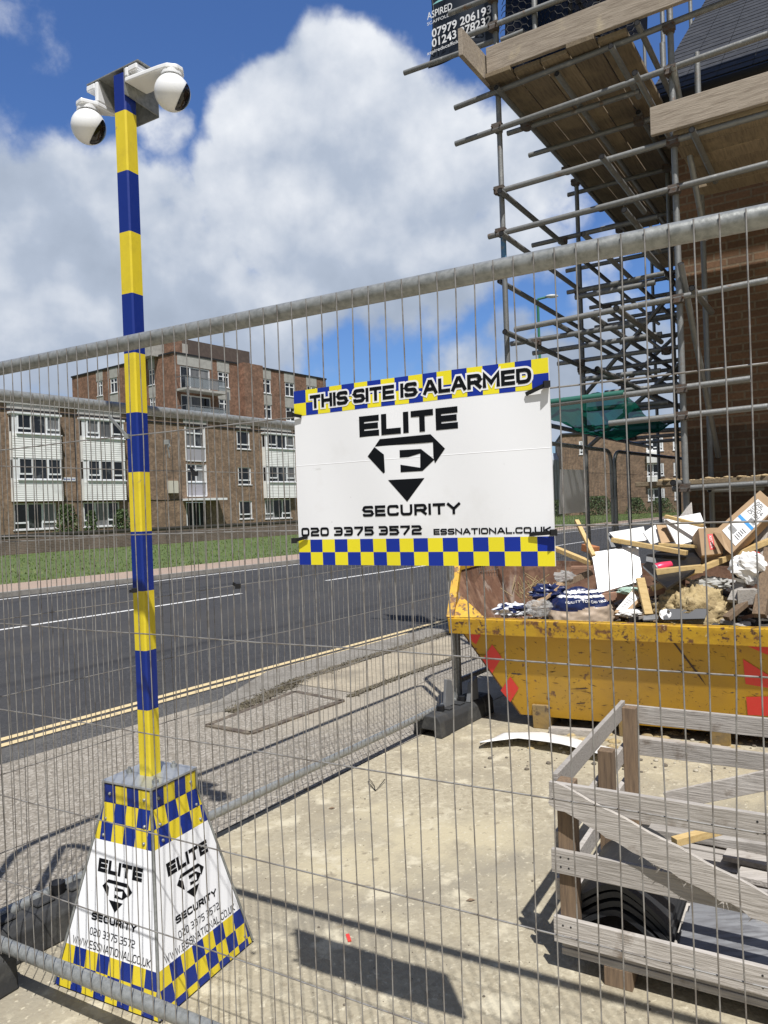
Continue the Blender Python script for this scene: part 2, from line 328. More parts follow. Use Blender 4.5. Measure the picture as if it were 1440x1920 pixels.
INK = mat('black_ink', (.004, .005, .007), .6, spec=.15)
WHT = mat('white_gloss', (.80, .81, .82), .25)
BLKGLS = mat('black_glass', (.004, .004, .006), .08, spec=.7)
BLACK = mat('black_plastic', (.014, .014, .015), .55, spec=.25)
RUBBER = mat('rubber_foot', (.032, .033, .034), .75, 0, [(6, (.09, .088, .08), .5, .7), (30, (.035, .035, .036), .5, .7)], (40, .3))
SKIP_Y = mat('skip_yellow', (.50, .275, .014), .5, 0, [(3, (.46, .27, .02), .45, .7), (1.6, (.38, .215, .03), .48, .72), (5.5, (.13, .06, .03), .66, .70), (16, (.16, .08, .03), .655, .69), (4, (.07, .05, .04), .685, .70, (1.5, 1, 6))], (30, .1))
SKIP_RIM = mat('skip_rim_paint', (.60, .36, .022), .5, 0, [(7, (.46, .25, .02), .42, .66), (11, (.17, .075, .035), .54, .62), (26, (.10, .05, .03), .58, .64), (22, (.65, .52, .25), .64, .7)], (40, .15))
RUST = mat('rusted_steel', (.15, .075, .045), .8, 0, [(2.2, (.36, .30, .25), .56, .66, (4, 4, .5)), (4, (.23, .13, .08), .42, .62, (2, 2, .5)), (12, (.09, .045, .03), .5, .7), (9, (.38, .32, .26), .66, .74, (3, 3, .4))], (30, .4))
RED = mat('red_marking', (.72, .045, .035), .4, 0, [(25, (.55, .1, .03), .6, .7)])
WOODG = mat('weathered_wood', (.41, .38, .345), .85, 0, [(14, (.30, .275, .245), .42, .65, (.6, 8, 8)), (5, (.48, .45, .41), .55, .7), (7, (.16, .125, .095), .60, .72)], (30, .35, (.4, 6, 6)), rnd=.16)
WOODB = mat('brown_post_wood', (.21, .145, .09), .85, 0, [(12, (.13, .09, .06), .42, .65, (8, 8, .6))], (30, .3, (6, 6, .4)), rnd=.12)
BOARD = mat('scaffold_board_wood', (.27, .21, .135), .85, 0, [(9, (.17, .13, .085), .42, .66, (8, .5, 8)), (3, (.36, .28, .17), .5, .72)], (25, .3, (6, .5, 6)), rnd=.25)
TOEB = mat('toe_board_wood', (.325, .275, .22), .85, 0, [(7, (.22, .18, .14), .42, .66, (.8, 8, 8)), (4, (.42, .355, .25), .58, .72), (9, (.14, .11, .08), .68, .76)], (25, .3, (.5, 6, 6)), rnd=.12)
WOODY = mat('new_timber', (.58, .42, .19), .7, 0, [(14, (.47, .32, .13), .45, .65, (1, 6, 6))], (30, .15), rnd=.12)
WOODR = mat('reddish_timber', (.36, .21, .14), .8, 0, [(12, (.27, .15, .10), .45, .65)], rnd=.12)
CARD = mat('cardboard', (.40, .27, .155), .8, 0, [(6, (.34, .225, .125), .45, .7)], (25, .1), rnd=.1)
PAPER = mat('white_board', (.76, .755, .74), .6, 0, [(4, (.60, .58, .54), .55, .75), (17, (.5, .47, .42), .66, .74)], (12, .1))
CLAY = mat('clay', (.40, .31, .16), .95, 0, [(9, (.28, .21, .11), .42, .6), (30, (.48, .38, .21), .5, .65)], (35, 1.0))
BLKSH = mat('black_sheet', (.012, .012, .014), .35, 0, [], (12, .6))
SLATE = brickmat('roof_slate', (.046, .052, .066), (.034, .039, .052), (.012, .013, .016), bw=.30, bh=.20, ms=.006, rough=.5, bump=.4)
DSLATE = mat('dark_slate', (.045, .048, .055), .55, 0, [(10, (.16, .15, .14), .62, .72)])
GREY = mat('grey_sheet', (.15, .155, .16), .6, 0, [(5, (.22, .22, .22), .5, .7)])
TILE = mat('ridge_tile', (.020, .021, .023), .6, 0, [(20, (.035, .035, .036), .5, .7)], (40, .2))
NAVY = mat('navy_banner', (.008, .014, .026), .45, 0, [], (8, .1))
LETW = mat('banner_white', (.75, .76, .78), .5)
NETB = mat('black_net', (.009, .009, .010), .95, 0, [], (14, .8), alpha=.975, spec=.03)
WIREB = mat('black_net_cord', (.006, .006, .007), .5)
GREENP = mat('lamp_green', (.03, .16, .10), .45)
def netmat(name, col, a):
    m = bpy.data.materials.new(name); m.use_nodes = True; t = m.node_tree; t.nodes.clear()
    o = t.nodes.new('ShaderNodeOutputMaterial'); d = t.nodes.new('ShaderNodeBsdfDiffuse'); tl = t.nodes.new('ShaderNodeBsdfTranslucent'); tp = t.nodes.new('ShaderNodeBsdfTransparent')
    d.inputs[0].default_value = (*col, 1); tl.inputs[0].default_value = (*col, 1)
    a1 = t.nodes.new('ShaderNodeMixShader'); a1.inputs[0].default_value = .5; t.links.new(d.outputs[0], a1.inputs[1]); t.links.new(tl.outputs[0], a1.inputs[2])
    a2 = t.nodes.new('ShaderNodeMixShader'); a2.inputs[0].default_value = a; t.links.new(tp.outputs[0], a2.inputs[1]); t.links.new(a1.outputs[0], a2.inputs[2]); t.links.new(a2.outputs[0], o.inputs[0])
    return m
CURT = mat('curtained_glass', (.20, .20, .20), .12, 0, [(7, (.10, .10, .105), .45, .6, (3, 3, .1))], rnd=.4, spec=.8)
NETG = netmat('green_net', (.006, .078, .056), .88)
FILM = netmat('plastic_film', (.7, .7, .68), .5)

# ------------------------------------------------------------------ stroke lettering (squared display capitals)
_r = .32
GL = {
 'A': (1.12, [[(0,0),(.42,1),(.58,1),(1,0)], [(.2,.30),(.8,.30)]]), 'B': (1, [[(0,0),(0,1),(1,1,_r),(1,.5,_r),(0,.5)], [(0,.5),(1,.5,_r),(1,0,_r),(0,0)]]),
 'C': (1, [[(1,.74),(1,1,.25),(0,1,_r),(0,0,_r),(1,0,.25),(1,.26)]]), 'D': (1.02, [[(0,0),(0,1),(1,1,.45),(1,0,.45),(0,0)]]),
 'E': (.92, [[(1,1),(0,1),(0,0),(1,0)], [(0,.5),(.94,.5)]]), 'G': (1, [[(1,.72),(1,1,_r),(0,1,_r),(0,0,_r),(1,0),(1,.46),(.55,.46)]]),
 'H': (1, [[(0,0),(0,1)], [(1,0),(1,1)], [(0,.5),(1,.5)]]), 'I': (.0, [[(0,0),(0,1)]]), 'K': (1, [[(0,0),(0,1)], [(1,1),(.2,.5),(1,0)]]),
 'L': (.85, [[(0,1),(0,0),(1,0)]]), 'M': (1.25, [[(0,0),(0,1),(.5,.25),(1,1),(1,0)]]), 'N': (1.05, [[(0,0),(0,1),(1,0),(1,1)]]),
 'O': (1.05, [[(0,.5),(0,1,_r),(1,1,_r),(1,0,_r),(0,0,_r),(0,.5)]]), 'Q': (1.05, [[(0,.5),(0,1,_r),(1,1,_r),(1,0,_r),(0,0,_r),(0,.5)], [(.65,.3),(1,0)]]),
 'R': (1, [[(0,0),(0,1),(1,1,_r),(1,.42,_r),(0,.42)], [(.55,.42),(1,0)]]), 'S': (.98, [[(1,.80),(1,1,.2),(0,1,_r),(0,.5,_r),(1,.5,_r),(1,0,_r),(0,0,.2),(0,.20)]]),
 'T': (.98, [[(0,1),(1,1)], [(.5,1),(.5,0)]]), 'U': (1, [[(0,1),(0,0,_r),(1,0,_r),(1,1)]]), 'V': (1.1, [[(0,1),(.46,0),(.54,0),(1,1)]]), 'W': (1.5, [[(0,1),(.24,0),(.5,.85),(.76,0),(1,1)]]),
 'Y': (1.05, [[(0,1),(.5,.46),(1,1)], [(.5,.46),(.5,0)]]), 'X': (1, [[(0,0),(1,1)], [(0,1),(1,0)]]), '.': (.0, [[(0,-.02),(0,.03)]]),
 '0': (.95, [[(0,.5),(0,1,_r),(1,1,_r),(1,0,_r),(0,0,_r),(0,.5)]]), '2': (.95, [[(0,1),(1,1,_r),(1,.5,_r),(0,.5,_r),(0,0),(1,0)]]),
 '3': (.95, [[(0,1),(1,1,_r),(1,0,_r),(0,0)], [(.25,.5),(1,.5)]]), '4': (.95, [[(.75,0),(.75,1),(0,.3),(1,.3)]]), '5': (.95, [[(1,1),(0,1),(0,.56),(1,.56,_r),(1,0,_r),(0,0)]]),
 '7': (.95, [[(0,1),(1,1),(1,.8),(.4,0)]]), '9': (.95, [[(0,0),(1,0,_r),(1,1,_r),(0,1,_r),(0,.45,_r),(1,.45)]]), '1': (.3, [[(0,.8),(1,1),(1,0)]]),
 '8': (.95, [[(0,.5),(0,1,_r),(1,1,_r),(1,0,_r),(0,0,_r),(0,.5),(1,.5)]]), '6': (.95, [[(1,1),(0,1,_r),(0,0,_r),(1,0,_r),(1,.55,_r),(0,.55)]]), ' ': (.35, []),
}
def stroke_poly(pts, w):
    n = len(pts); L, Rr = [], []
    for i, p in enumerate(pts):
        if i == 0: d = (pts[1] - p).normalized(); nn = Vector((-d.y, d.x)); k = 1
        elif i == n - 1: d = (p - pts[i - 1]).normalized(); nn = Vector((-d.y, d.x)); k = 1
        else:
            a = (p - pts[i - 1]).normalized(); b = (pts[i + 1] - p).normalized()
            n1, n2_ = Vector((-a.y, a.x)), Vector((-b.y, b.x)); nn = (n1 + n2_)
            nn = nn.normalized() if nn.length > 1e-6 else n1; k = min(1 / max(nn.dot(n1), .35), 1.9)
        L.append(p + nn * w / 2 * k); Rr.append(p - nn * w / 2 * k)
    return L, Rr
def lettering(mb, text, x0, x1, y0, h, sw, place, z=0.0, gap=.30, mi=0, grow=0.0, dz=.00012):
    """text between x0 and x1, cap height h, stroke sw (fractions of h); place(x, y, z) -> point."""
    adv = 0; lay = []
    for ch in text:
        wd, st = GL[ch]; adv0 = adv; adv += wd; lay.append((ch, adv0)); adv += gap + (sw * 1.15 if ch != ' ' else 0)
    tot = adv - gap - sw * 1.15
    # stroke thickness is absolute; letters stretch to fit
    sx = ((x1 - x0) - sw * h) / tot
    k = 0
    for ch, a in lay:
        wd, st = GL[ch]
        for s_ in st:
            pts = []; rad = []
            for q in s_:
                pts.append(Vector((x0 + sw * h / 2 + (a + q[0] * wd) * sx, y0 + sw * h / 2 + q[1] * (h - sw * h), 0)))
                rad.append((q[2] * h * .8) if len(q) > 2 else 0)
            pp = [Vector((p.x, p.y)) for p in rounded(pts, rad, 4)]
            # square caps
            e0 = (pp[0] - pp[1]).normalized(); e1 = (pp[-1] - pp[-2]).normalized()
            closed = (pp[0] - pp[-1]).length < 1e-6
            ext = (sw * h / 2 if not closed and ch not in 'SC' else 0) + grow / 2
            pp[0] = pp[0] + e0 * ext; pp[-1] = pp[-1] + e1 * ext
            Lp, Rp = stroke_poly(pp, sw * h + grow)
            zz_ = z + dz * (k % 3); k += 1
            vs = [place(p.x, p.y, zz_) for pr in zip(Lp, Rp) for p in pr]
            mb.add(vs, [(2*i+1, 2*i+3, 2*i+2, 2*i) for i in range(len(pp) - 1)], mi)
def bold_text(text, size, m, name, parent, M, offset=0.0, width=None, shear=0):
    """built-in font outline turned to a mesh, M places its plane."""
    cu = bpy.data.curves.new(name, 'FONT'); cu.body = text; cu.size = size; cu.offset = offset; cu.shear = shear; cu.resolution_u = 4
    o = bpy.data.objects.new(name, cu); COL.objects.link(o)
    me = bpy.data.meshes.new_from_object(o); bpy.data.objects.remove(o)
    xs = [v.co.x for v in me.vertices]; x0, x1 = min(xs), max(xs); kx = (width / (x1 - x0)) if width else 1
    inv = wm(parent).inverted() if parent is not None else Matrix.Identity(4)
    for v in me.vertices: v.co = inv @ (M @ Vector(((v.co.x - x0) * kx, v.co.y, 0)))
    me.materials.clear(); me.materials.append(m); me.name = name
    o = bpy.data.objects.new(name, me); COL.objects.link(o)
    if parent is not None: o.parent = parent
    return o
def clip(poly, edge_a, edge_b):
    """keep the part of a 2-D polygon left of a->b."""
    res = []
    def side(p): return (edge_b[0]-edge_a[0])*(p[1]-edge_a[1]) - (edge_b[1]-edge_a[1])*(p[0]-edge_a[0])
    for i in range(len(poly)):
        p, q = poly[i], poly[(i+1) % len(poly)]; sp, sq = side(p), side(q)
        if sp >= 0: res.append(p)
        if (sp > 0 and sq < 0) or (sp < 0 and sq > 0):
            t = sp / (sp - sq); res.append((p[0]+(q[0]-p[0])*t, p[1]+(q[1]-p[1])*t))
    return res
EMBLEM = [[(215,257),(228,272),(348,273),(380,241),(356,212),(353,226),(353,256)], [(196,237),(214,256),(237,238),(238,200),(234,198)],
          [(275,245),(325,244),(355,220),(327,198),(276,198),(276,214),(322,205),(323,235),(295,229),(275,229)], [(245,183),(331,183),(289,135)]]
EM_C = (288, 204); EM_W = 184.0
def emblem(mb, cx, cy, w, place, z, mi=0, hs=1.0):
    k = w / EM_W
    for pg in EMBLEM: mb.poly([place(cx + (x - EM_C[0]) * k, cy + (y - EM_C[1]) * k * hs, z) for x, y in pg][::-1], mi)

# ------------------------------------------------------------------ setting: ground, road, pavements
dr = Vector((.593, .805, 0)); nr = Vector((-.805, .593, 0))     # along and across the road
def RP(s, o, z=0.0): return dr * s + nr * o + Vector((0, 0, z))
def strip(name, s0, s1, o0, o1, z, m, step=0):
    mb = MB(); mb.quad((s0, o0, z), (s1, o0, z), (s1, o1, z), (s0, o1, z))
    o = mb.build(name, m); o.rotation_euler = (0, 0, math.atan2(dr.y, dr.x)); return tag(o, kind='structure')
g = MB(); g.quad((-900, -900, -.12), (900, -900, -.12), (900, 900, -.12), (-900, 900, -.12)); tag(g.build('ground', GRASSM), kind='structure')
FNO = 2.62                                                        # fence line across the road frame
strip('yard', -30, 60, -40, FNO + .12, 0.0, YARD)
strip('pavement', -60, 120, FNO + .12, 4.66, 0.003, PAVE)
strip('road_margin', -120, 240, 4.66, 5.0, -.004, ASPH2)
strip('road', -120, 240, 5.0, 15.05, -.010, ASPH)
mk = MB()
for o_ in (5.05, 5.19):
    mk.quad(RP(-60, o_, -.006), RP(120, o_, -.006), RP(120, o_ + .075, -.006), RP(-60, o_ + .075, -.006))
tag(mk.build('yellow_lines', LANE_Y), kind='structure')
mk = MB()
def dash(s0, s1, o_, w=.10): mk.quad(RP(s0, o_, -.006), RP(s1, o_, -.006), RP(s1, o_ + w, -.006), RP(s0, o_ + w, -.006))
sA = G(455, 1112).dot(dr); sB = G(612, 1088).dot(dr)
per = (sB - sA) + 6.4
for k in range(-4, 14): dash(sA - 6.4 + k * per, sA + k * per, 10.5)
mk.quad(RP(-60, 14.62, -.006), RP(140, 14.62, -.006), RP(140, 14.72, -.006), RP(-60, 14.72, -.006))
tag(mk.build('white_lines', LANE_W), kind='structure')
kb = MB()
for k in range(-60, 160): kb.box((k * .915, 0, -.1), (k * .915 + .907, .14, .09))
o = kb.build('kerb', KERBM, None, world=False); o.location = RP(0, 15.05); o.rotation_euler = (0, 0, math.atan2(dr.y, dr.x)); tag(o, kind='structure')
strip('far_path', -120, 240, 15.19, 17.2, .075, PATH)
strip('verge', -120, 240, 17.2, 70, .07, GRASSM)
# tufts of grass on the verge
gb = MB()
for k in range(24000):
    s_, o_ = random.uniform(-2, 75), 17.15 + random.random() ** 1.5 * 15
    p = RP(s_, o_, .07); a = random.uniform(0, math.pi); h_ = random.uniform(.03, .085); w_ = random.uniform(.012, .03)
    t_ = Vector((math.cos(a), math.sin(a), 0)); l_ = Vector((random.uniform(-.03, .03), random.uniform(-.03, .03), h_))
    gb.add([p - t_ * w_, p + t_ * w_, p + l_], [(0, 1, 2)])
tag(gb.build('grass', BLADE), 'short mown grass across the verge beyond the road', 'grass', kind='stuff')
# pavement detail on the near side
mh = [G(*p) for p in ((390, 1362), (470, 1377), (642, 1316), (553, 1299))]
r_ = empty('manhole_cover', mh[0], 0, 'rectangular concrete filled access cover with rough rusty frame set in the pavement', 'manhole cover')
c_ = sum(mh, Vector()) / 4
fr = MB(); inn = []
for i in range(4): fr.bar(mh[i] + Vector((0,0,.004)), mh[(i+1) % 4] + Vector((0,0,.004)), .05, .02)
fr.build('frame', mat('rusted_frame', (.085, .065, .05), .9, 0, [(18, (.17, .14, .1), .45, .62)], (30, .8)), r_)
iv = MB(); iv.poly([p + (c_ - p) * .06 + Vector((0, 0, .012)) for p in mh][::-1]); iv.build('infill', PAVE, r_)
if (iv.v[1] - iv.v[0]).cross(iv.v[2] - iv.v[1]).z < 0: pass
# low kerb edging with weeds in the joints
def joint(name, pts, w, n, label, cat):
    mb = MB(); pts = [G(*p) for p in pts]
    for k in range(n):
        t = random.random() * (len(pts) - 1); i = min(int(t), len(pts) - 2); p = pts[i].lerp(pts[i+1], t - i)
        p = p + nr * random.gauss(0, w * .33); h_ = random.uniform(.003, .022); a = random.uniform(0, 6.28)
        t_ = Vector((math.cos(a), math.sin(a), 0)) * random.uniform(.004, .02)
        mb.add([p - t_, p + t_, p + Vector((random.uniform(-.03, .03), random.uniform(-.03, .03), h_))], [(0, 1, 2)])
    for i in range(len(pts) - 1):
        a_, b_ = pts[i], pts[i+1]; m_ = 14
        L_ = []; R2 = []
        for q in range(m_ + 1):
            p = a_.lerp(b_, q / m_); L_.append(p + nr * w * (.5 + random.uniform(-.2, .2)) + Vector((0,0,.010))); R2.append(p - nr * w * (.5 + random.uniform(-.2, .2)) + Vector((0,0,.010)))
        for q in range(m_): mb.quad(R2[q], R2[q+1], L_[q+1], L_[q], 1)
    return tag(mb.build(name, [mat('moss', (.070, .062, .038), .9, 0, [(10, (.14, .12, .075), .45, .65)]), DIRT]), label, cat, kind='stuff')
joint('weeds', [(432, 1337), (520, 1296), (560, 1277), (700, 1231), (845, 1187)], .12, 5000, 'dark moss and weeds along the kerb joint beyond the manhole cover', 'weeds')
joint('weeds', [(655, 1308), (700, 1290), (760, 1267), (858, 1233)], .05, 1200, 'thin line of weeds and dirt in the joint of the pale pavement slab', 'weeds')
sl = MB(); sl.poly([p + Vector((0,0,.008)) for p in (G(545, 1282), G(660, 1300), G(860, 1228), G(850, 1192), G(700, 1236))]);
if (sl.v[1]-sl.v[0]).cross(sl.v[2]-sl.v[1]).z < 0: sl.f[0].reverse()
tag(sl.build('pavement_patch', aggregate('pale_slab', (.40, .345, .255), (.48, .42, .31), (.24, .2, .15), 70, .5, [(2, (.26, .225, .17), .46, .65)])), kind='structure')
rm = MB(); rm.poly([p + Vector((0,0,.006)) for p in (G(360, 1345), G(432, 1333), G(545, 1275), G(850, 1183), G(850, 1166), G(500, 1260))])
if (rm.v[1]-rm.v[0]).cross(rm.v[2]-rm.v[1]).z < 0: rm.f[0].reverse()
tag(rm.build('kerb_strip', aggregate('kerb_grey', (.25, .23, .2), (.33, .31, .27), (.13, .12, .1), 90, .6, [(3, (.17, .155, .13), .5, .7)])), kind='structure')
# stones and crumbs lying about
st = MB()
for k in range(520):
    q = random.random()
    if q < .5: p = G(random.uniform(560, 1440), random.uniform(1370, 1900))
    elif q < .75: p = G(random.uniform(900, 1440), random.uniform(1385, 1450))
    else: p = G(random.uniform(0, 700), random.uniform(1380, 1700))
    r2 = random.choice((.0015, .002, .002, .0025, .003, .005)) * (3.0 if 1380 < 1e9 and q >= .5 and q < .75 else 1)
    st.sphere(p + Vector((0,0,r2*.3)), r2, 6, 4, random.randint(0, 1), (1, random.uniform(.6, 1.3), .6))
tag(st.build('loose_stones', [mat('pale_stone', (.42, .38, .3), .9), mat('dark_stone', (.13, .11, .085), .9)]), 'small loose stones and crumbs scattered over the concrete yard', 'stones', kind='stuff')

# ------------------------------------------------------------------ site fences
def make_fence(L, z0=.155, z1=1.966, seed=1, bend=.004):
    rnd = random.Random(seed)
    root = empty('mesh_fence', (0, 0, 0))
    rr = .0205
    fr_ = MB(); fr_.tube(rounded([(0, 0, .02), (0, 0, z1), (L, 0, z1), (L, 0, .02)], [0, .16, .16, 0], 7), rr, 14)
    fr_.build('frame', GALV, root)
    b_ = MB(); b_.tube([(rr * .9, 0, z0), (L - rr * .9, 0, z0)], rr, 14); b_.build('bottom_rail', GALV, root)
    w = MB(); n = int((L - .06) / .0411)
    zs = [z0 - .012, z0 + .03, .38, .62, .9, 1.17, 1.44, 1.7, z1 - .04, z1 + .012]
    for k in range(n + 1):
        x = .03 + k * (L - .06) / n; ph = rnd.uniform(0, 6.28); am = rnd.uniform(.2, 1) * bend
        if x < .14 or x > L - .14: top = z1 - .05
        else: top = z1 + .012
        lean = rnd.gauss(0, .002)
        pts = []
        for z in zs:
            zz_ = min(z, top); off = 0 if z <= z0 + .03 or z > z1 - .1 else am * math.sin(z * 4 + ph) + lean * math.sin(z * 9)
            y = -rr - .0015
            pts.append((x + off, y + rnd.uniform(-.002, 0), zz_))
        w.tube(pts, .0015, 5)
    for z in (1.712, 1.445, 1.178, .911, .644, .377):
        w.tube([(0, -rr + .002, z)] + [(L * q / 12, -rr + .0012 + rnd.uniform(-.001, .001), z + rnd.uniform(-.002, .002)) for q in range(1, 12)] + [(L, -rr + .002, z)], .0019, 5)
    w.build('wire_mesh', WIRE, root)
    return root
FU = Vector((.8717, -.4901, 0)); FV = Vector((.4901, .8717, 0)); FANG = math.atan2(FU.y, FU.x)
F0 = Vector((-1.178, 2.29, 0)) - FU * .19
def FP(s, d=0.0, z=0.0): return F0 + FU * s + FV * d + Vector((0, 0, z))
f1 = make_fence(3.5, seed=3)
f1.location = F0 + FV * .022; f1.rotation_euler = (0, 0, FANG)
tag(f1, 'nearest galvanised wire mesh fence panel that carries the alarm sign', 'fence', 'mesh fence panels round the site')
P2a, P2b = Vector((-1.53, 2.36, -.025)), Vector((.457, 5.24, -.025))
d2 = (P2b - P2a); f2 = make_fence(3.5, seed=5)
f2.location = P2a; f2.rotation_euler = (0, 0, math.atan2(d2.y, d2.x))
tag(f2, 'mesh fence panel along the pavement, running from the black block to the skip', 'fence', 'mesh fence panels round the site')
f3 = make_fence(3.45, seed=9); P3 = Vector((.50, 5.42, .07)); d3 = Vector((.585, .811, 0))
f3.location = P3; f3.rotation_euler = (0, 0, math.atan2(d3.y, d3.x))
tag(f3, 'mesh fence panel behind the skip with a white sheet tied on it', 'fence', 'mesh fence panels round the site')
f4 = copy_tree(f3); p4 = P3 + d3 * 3.56; f4.location = p4; f4.rotation_euler = (0, 0, math.atan2(d3.y, d3.x) - .03)
tag(f4, 'farthest mesh fence panel, partly hidden behind the scaffold standards', 'fence', 'mesh fence panels round the site')
# feet
def make_foot():
    r = empty('ballast_block', (0, 0, 0))
    b = MB(); w_, l_, h_ = .11, .36, .135
    prof = [(-w_, 0), (-w_ * .55, 0), (-w_ * .45, .045), (w_ * .45, .045), (w_ * .55, 0), (w_, 0), (w_ * .93, h_ * .75), (w_ * .72, h_), (-w_ * .72, h_), (-w_ * .93, h_ * .75)]
    for (a, c, k) in ((-l_, -l_ + .12, 1), (-l_ + .12, l_ - .12, 1), (l_ - .12, l_, 1)):
        kk = 1 if a == -l_ or c == l_ else .94
        b.prism([(a, y * kk, z * kk) for y, z in prof], (c - a - .001, 0, 0))
    for x in (-.27, -.12, 0.02, .15, .28): b.box((x - .035, -.05, h_ * .94), (x + .035, .05, h_ * .94 + .012))
    b.build('block', RUBBER, r, bevel=.008)
    for x in (-.19, .09):
        t_ = MB(); t_.tube([(x, 0, h_ * .8), (x, 0, h_ + .03)], .028, 14); t_.build('socket', BLACK, r)
    return r
ft = make_foot(); a_, b_ = Vector((.237, 4.768, 0)), Vector((.725, 5.439, 0)); fd = (b_ - a_).normalized()
ft.location = (a_ + b_) / 2 + nr * .05; ft.rotation_euler = (0, 0, math.atan2(fd.y, fd.x))
tag(ft, 'black moulded fence foot on the ground beside the left end of the skip', 'fence foot', 'black fence feet')
t2 = copy_tree(ft); t2.location = (-1.30, 2.66, 0); t2.rotation_euler = (0, 0, math.atan2(d2.y, d2.x) - .02)
tag(t2, 'black fence foot behind the tower base, under the pavement fence rail', 'fence foot', 'black fence feet')
t3 = copy_tree(ft); t3.location = (-1.50, 2.13, 0); t3.rotation_euler = (0, 0, math.atan2(FV.y, FV.x) - .04)
tag(t3, 'black fence foot cut by the left picture edge, under the nearest fence', 'fence foot', 'black fence feet')
# plastic brackets standing at the far foot
bk = MB()
p = ft.location + Vector((0, 0, .13))
bk.prism([p + fd * -.13, p + fd * .0, p + fd * -.03 + Vector((0, 0, .17)), p + fd * -.10 + Vector((0, 0, .19))], nr * .02)
bk.prism([p + fd * .08 - nr * .04, p + fd * .21 - nr * .04, p + fd * .20 + Vector((0, 0, .16)) - nr * .04, p + fd * .12 + Vector((0, 0, .13)) - nr * .04], nr * -.03)
tag(bk.build('fence_bracket', GREY, loc=p, bevel=.003), 'pair of dark grey upright plastic fins on the fence foot by the skip', 'bracket')

# ------------------------------------------------------------------ alarm sign on the near fence
sTL = Vector((-.186, 1.747, 0)); s0 = (sTL - F0).dot(FU)
SZ0 = 1.368
sg = empty('alarm_sign', FP(s0, -.010, SZ0), FANG, 'white rectangular alarm sign with blue and yellow checks tied to the nearest fence', 'sign')
TILT = R(.6)
def SP(x, y, z=0.0):   # sign millimetres -> world
    x, y = x / 1000, y / 1000
    z = z + .0065 * math.sin(math.pi * x / .6) * (.6 + .4 * math.cos(math.pi * (y - .2) / .4)) + .0012 * math.sin(x * 26 + y * 9)
    return FP(s0 + x * math.cos(TILT) , -.010 - z, SZ0 + y - x * math.sin(TILT) * .0)
b = MB(); b.grid(lambda u, v: SP(600 * u, 400 * v, .003), 60, 24); b.grid(lambda u, v: SP(600 - 600 * u, 400 * v, -.002), 60, 24)
for k in range(60):
    for yy in (0, 400): b.quad(SP(k * 10, yy, -.002), SP(k * 10 + 10, yy, -.002), SP(k * 10 + 10, yy, .003), SP(k * 10, yy, .003))
for xx in (0, 600):
    for k in range(24): b.quad(SP(xx, k * 400 / 24, -.002), SP(xx, (k + 1) * 400 / 24, -.002), SP(xx, (k + 1) * 400 / 24, .003), SP(xx, k * 400 / 24, .003))
b.build('board', SGN_W, sg)
zf = .0034
for nm, y0, y1, first in (('checker_band', 342, 400, 1), ('checker_band', 0, 57.5, 0)):
    m_ = MB()
    for c in range(18):
        for r in range(2):
            xa, xb = c * 600 / 18, (c + 1) * 600 / 18; ya, yb = y0 + (y1 - y0) * r / 2, y0 + (y1 - y0) * (r + 1) / 2
            m_.quad(SP(xa, ya, zf), SP(xb, ya, zf), SP(xb, yb, zf), SP(xa, yb, zf), (c + r) % 2 if first == 1 else (c + r + 1) % 2)
    m_.build(nm, [SGN_Y, SGN_B], sg)
plc = lambda x, y, z: SP(x, y, z)
m_ = MB(); lettering(m_, 'THIS SITE IS ALARMED', 46, 566, 356, 29, .22, plc, .0040, .18, 0, 9.0, .00008); m_.build('lettering_outline', SGN_W, sg)
m_ = MB(); lettering(m_, 'THIS SITE IS ALARMED', 46, 566, 356, 29, .22, plc, .0046, .18, 0, 1.2); m_.build('lettering', INK, sg)
m_ = MB(); lettering(m_, 'ELITE', 177, 411, 280, 45, .285, plc, .0036, .13); m_.build('lettering', INK, sg)
m_ = MB(); emblem(m_, 288, 204, 184, plc, .0036); m_.build('emblem', INK, sg)
m_ = MB(); lettering(m_, 'SECURITY', 177, 409, 106, 23.5, .25, plc, .0036, .16); m_.build('lettering', INK, sg)
m_ = MB(); lettering(m_, '020 3375 3572', 9, 320, 65, 20, .25, plc, .0036, .16); m_.build('lettering', INK, sg)
m_ = MB(); lettering(m_, 'ESSNATIONAL.CO.UK', 347, 594, 64, 12.5, .24, plc, .0036, .12); m_.build('lettering', INK, sg)
m_ = MB()
for k in range(60):
    a0, a1 = k * 10, k * 10 + 10
    m_.quad(SP(a0, 226.2, .0028), SP(a1, 226.2, .0028), SP(a1, 227.4, .0034), SP(a0, 227.4, .0034)); m_.quad(SP(a0, 227.4, .0034), SP(a1, 227.4, .0034), SP(a1, 229, .0028), SP(a0, 229, .0028))
m_.build('fold_crease', SGN_W, sg)
def tie(p, q, r=.0028, name='cable_tie', m=BLACK, label='', tail=None):
    mb = MB(); p, q = Vector(p), Vector(q); mb.bar(p, q, .0075, .0030, FV)
    mb.box(tuple(q - Vector((.006, .006, .006))), tuple(q + Vector((.006, .006, .006))))
    if tail: mb.bar(q, Vector(tail), .004, .0014, FV)
    return tag(mb.build(name, m, loc=p), label, 'cable tie', 'cable ties on the fence')
tie(SP(22, 340, .007), SP(-6, 347, .012), label='black cable tie at the upper left corner of the alarm sign')
tie(SP(555, 334, .007), SP(598, 348, .012), label='black cable tie at the upper right corner of the alarm sign')
tie(SP(28, 64, .007), SP(-7, 56, .012), label='black cable tie at the lower left corner of the alarm sign')
tie(SP(553, 62, .007), SP(601, 65, .012), label='black cable tie at the lower right corner of the alarm sign')
fp = lambda x, y: pl(x, y, FP(0, -.005), FV)
tie(fp(243, 1109), fp(252, 1107), label='black cable tie on the fence wire against the striped pole')
tie(fp(437, 1094), fp(446, 1099), label='small black cable tie clipped on the fence wire over the road')
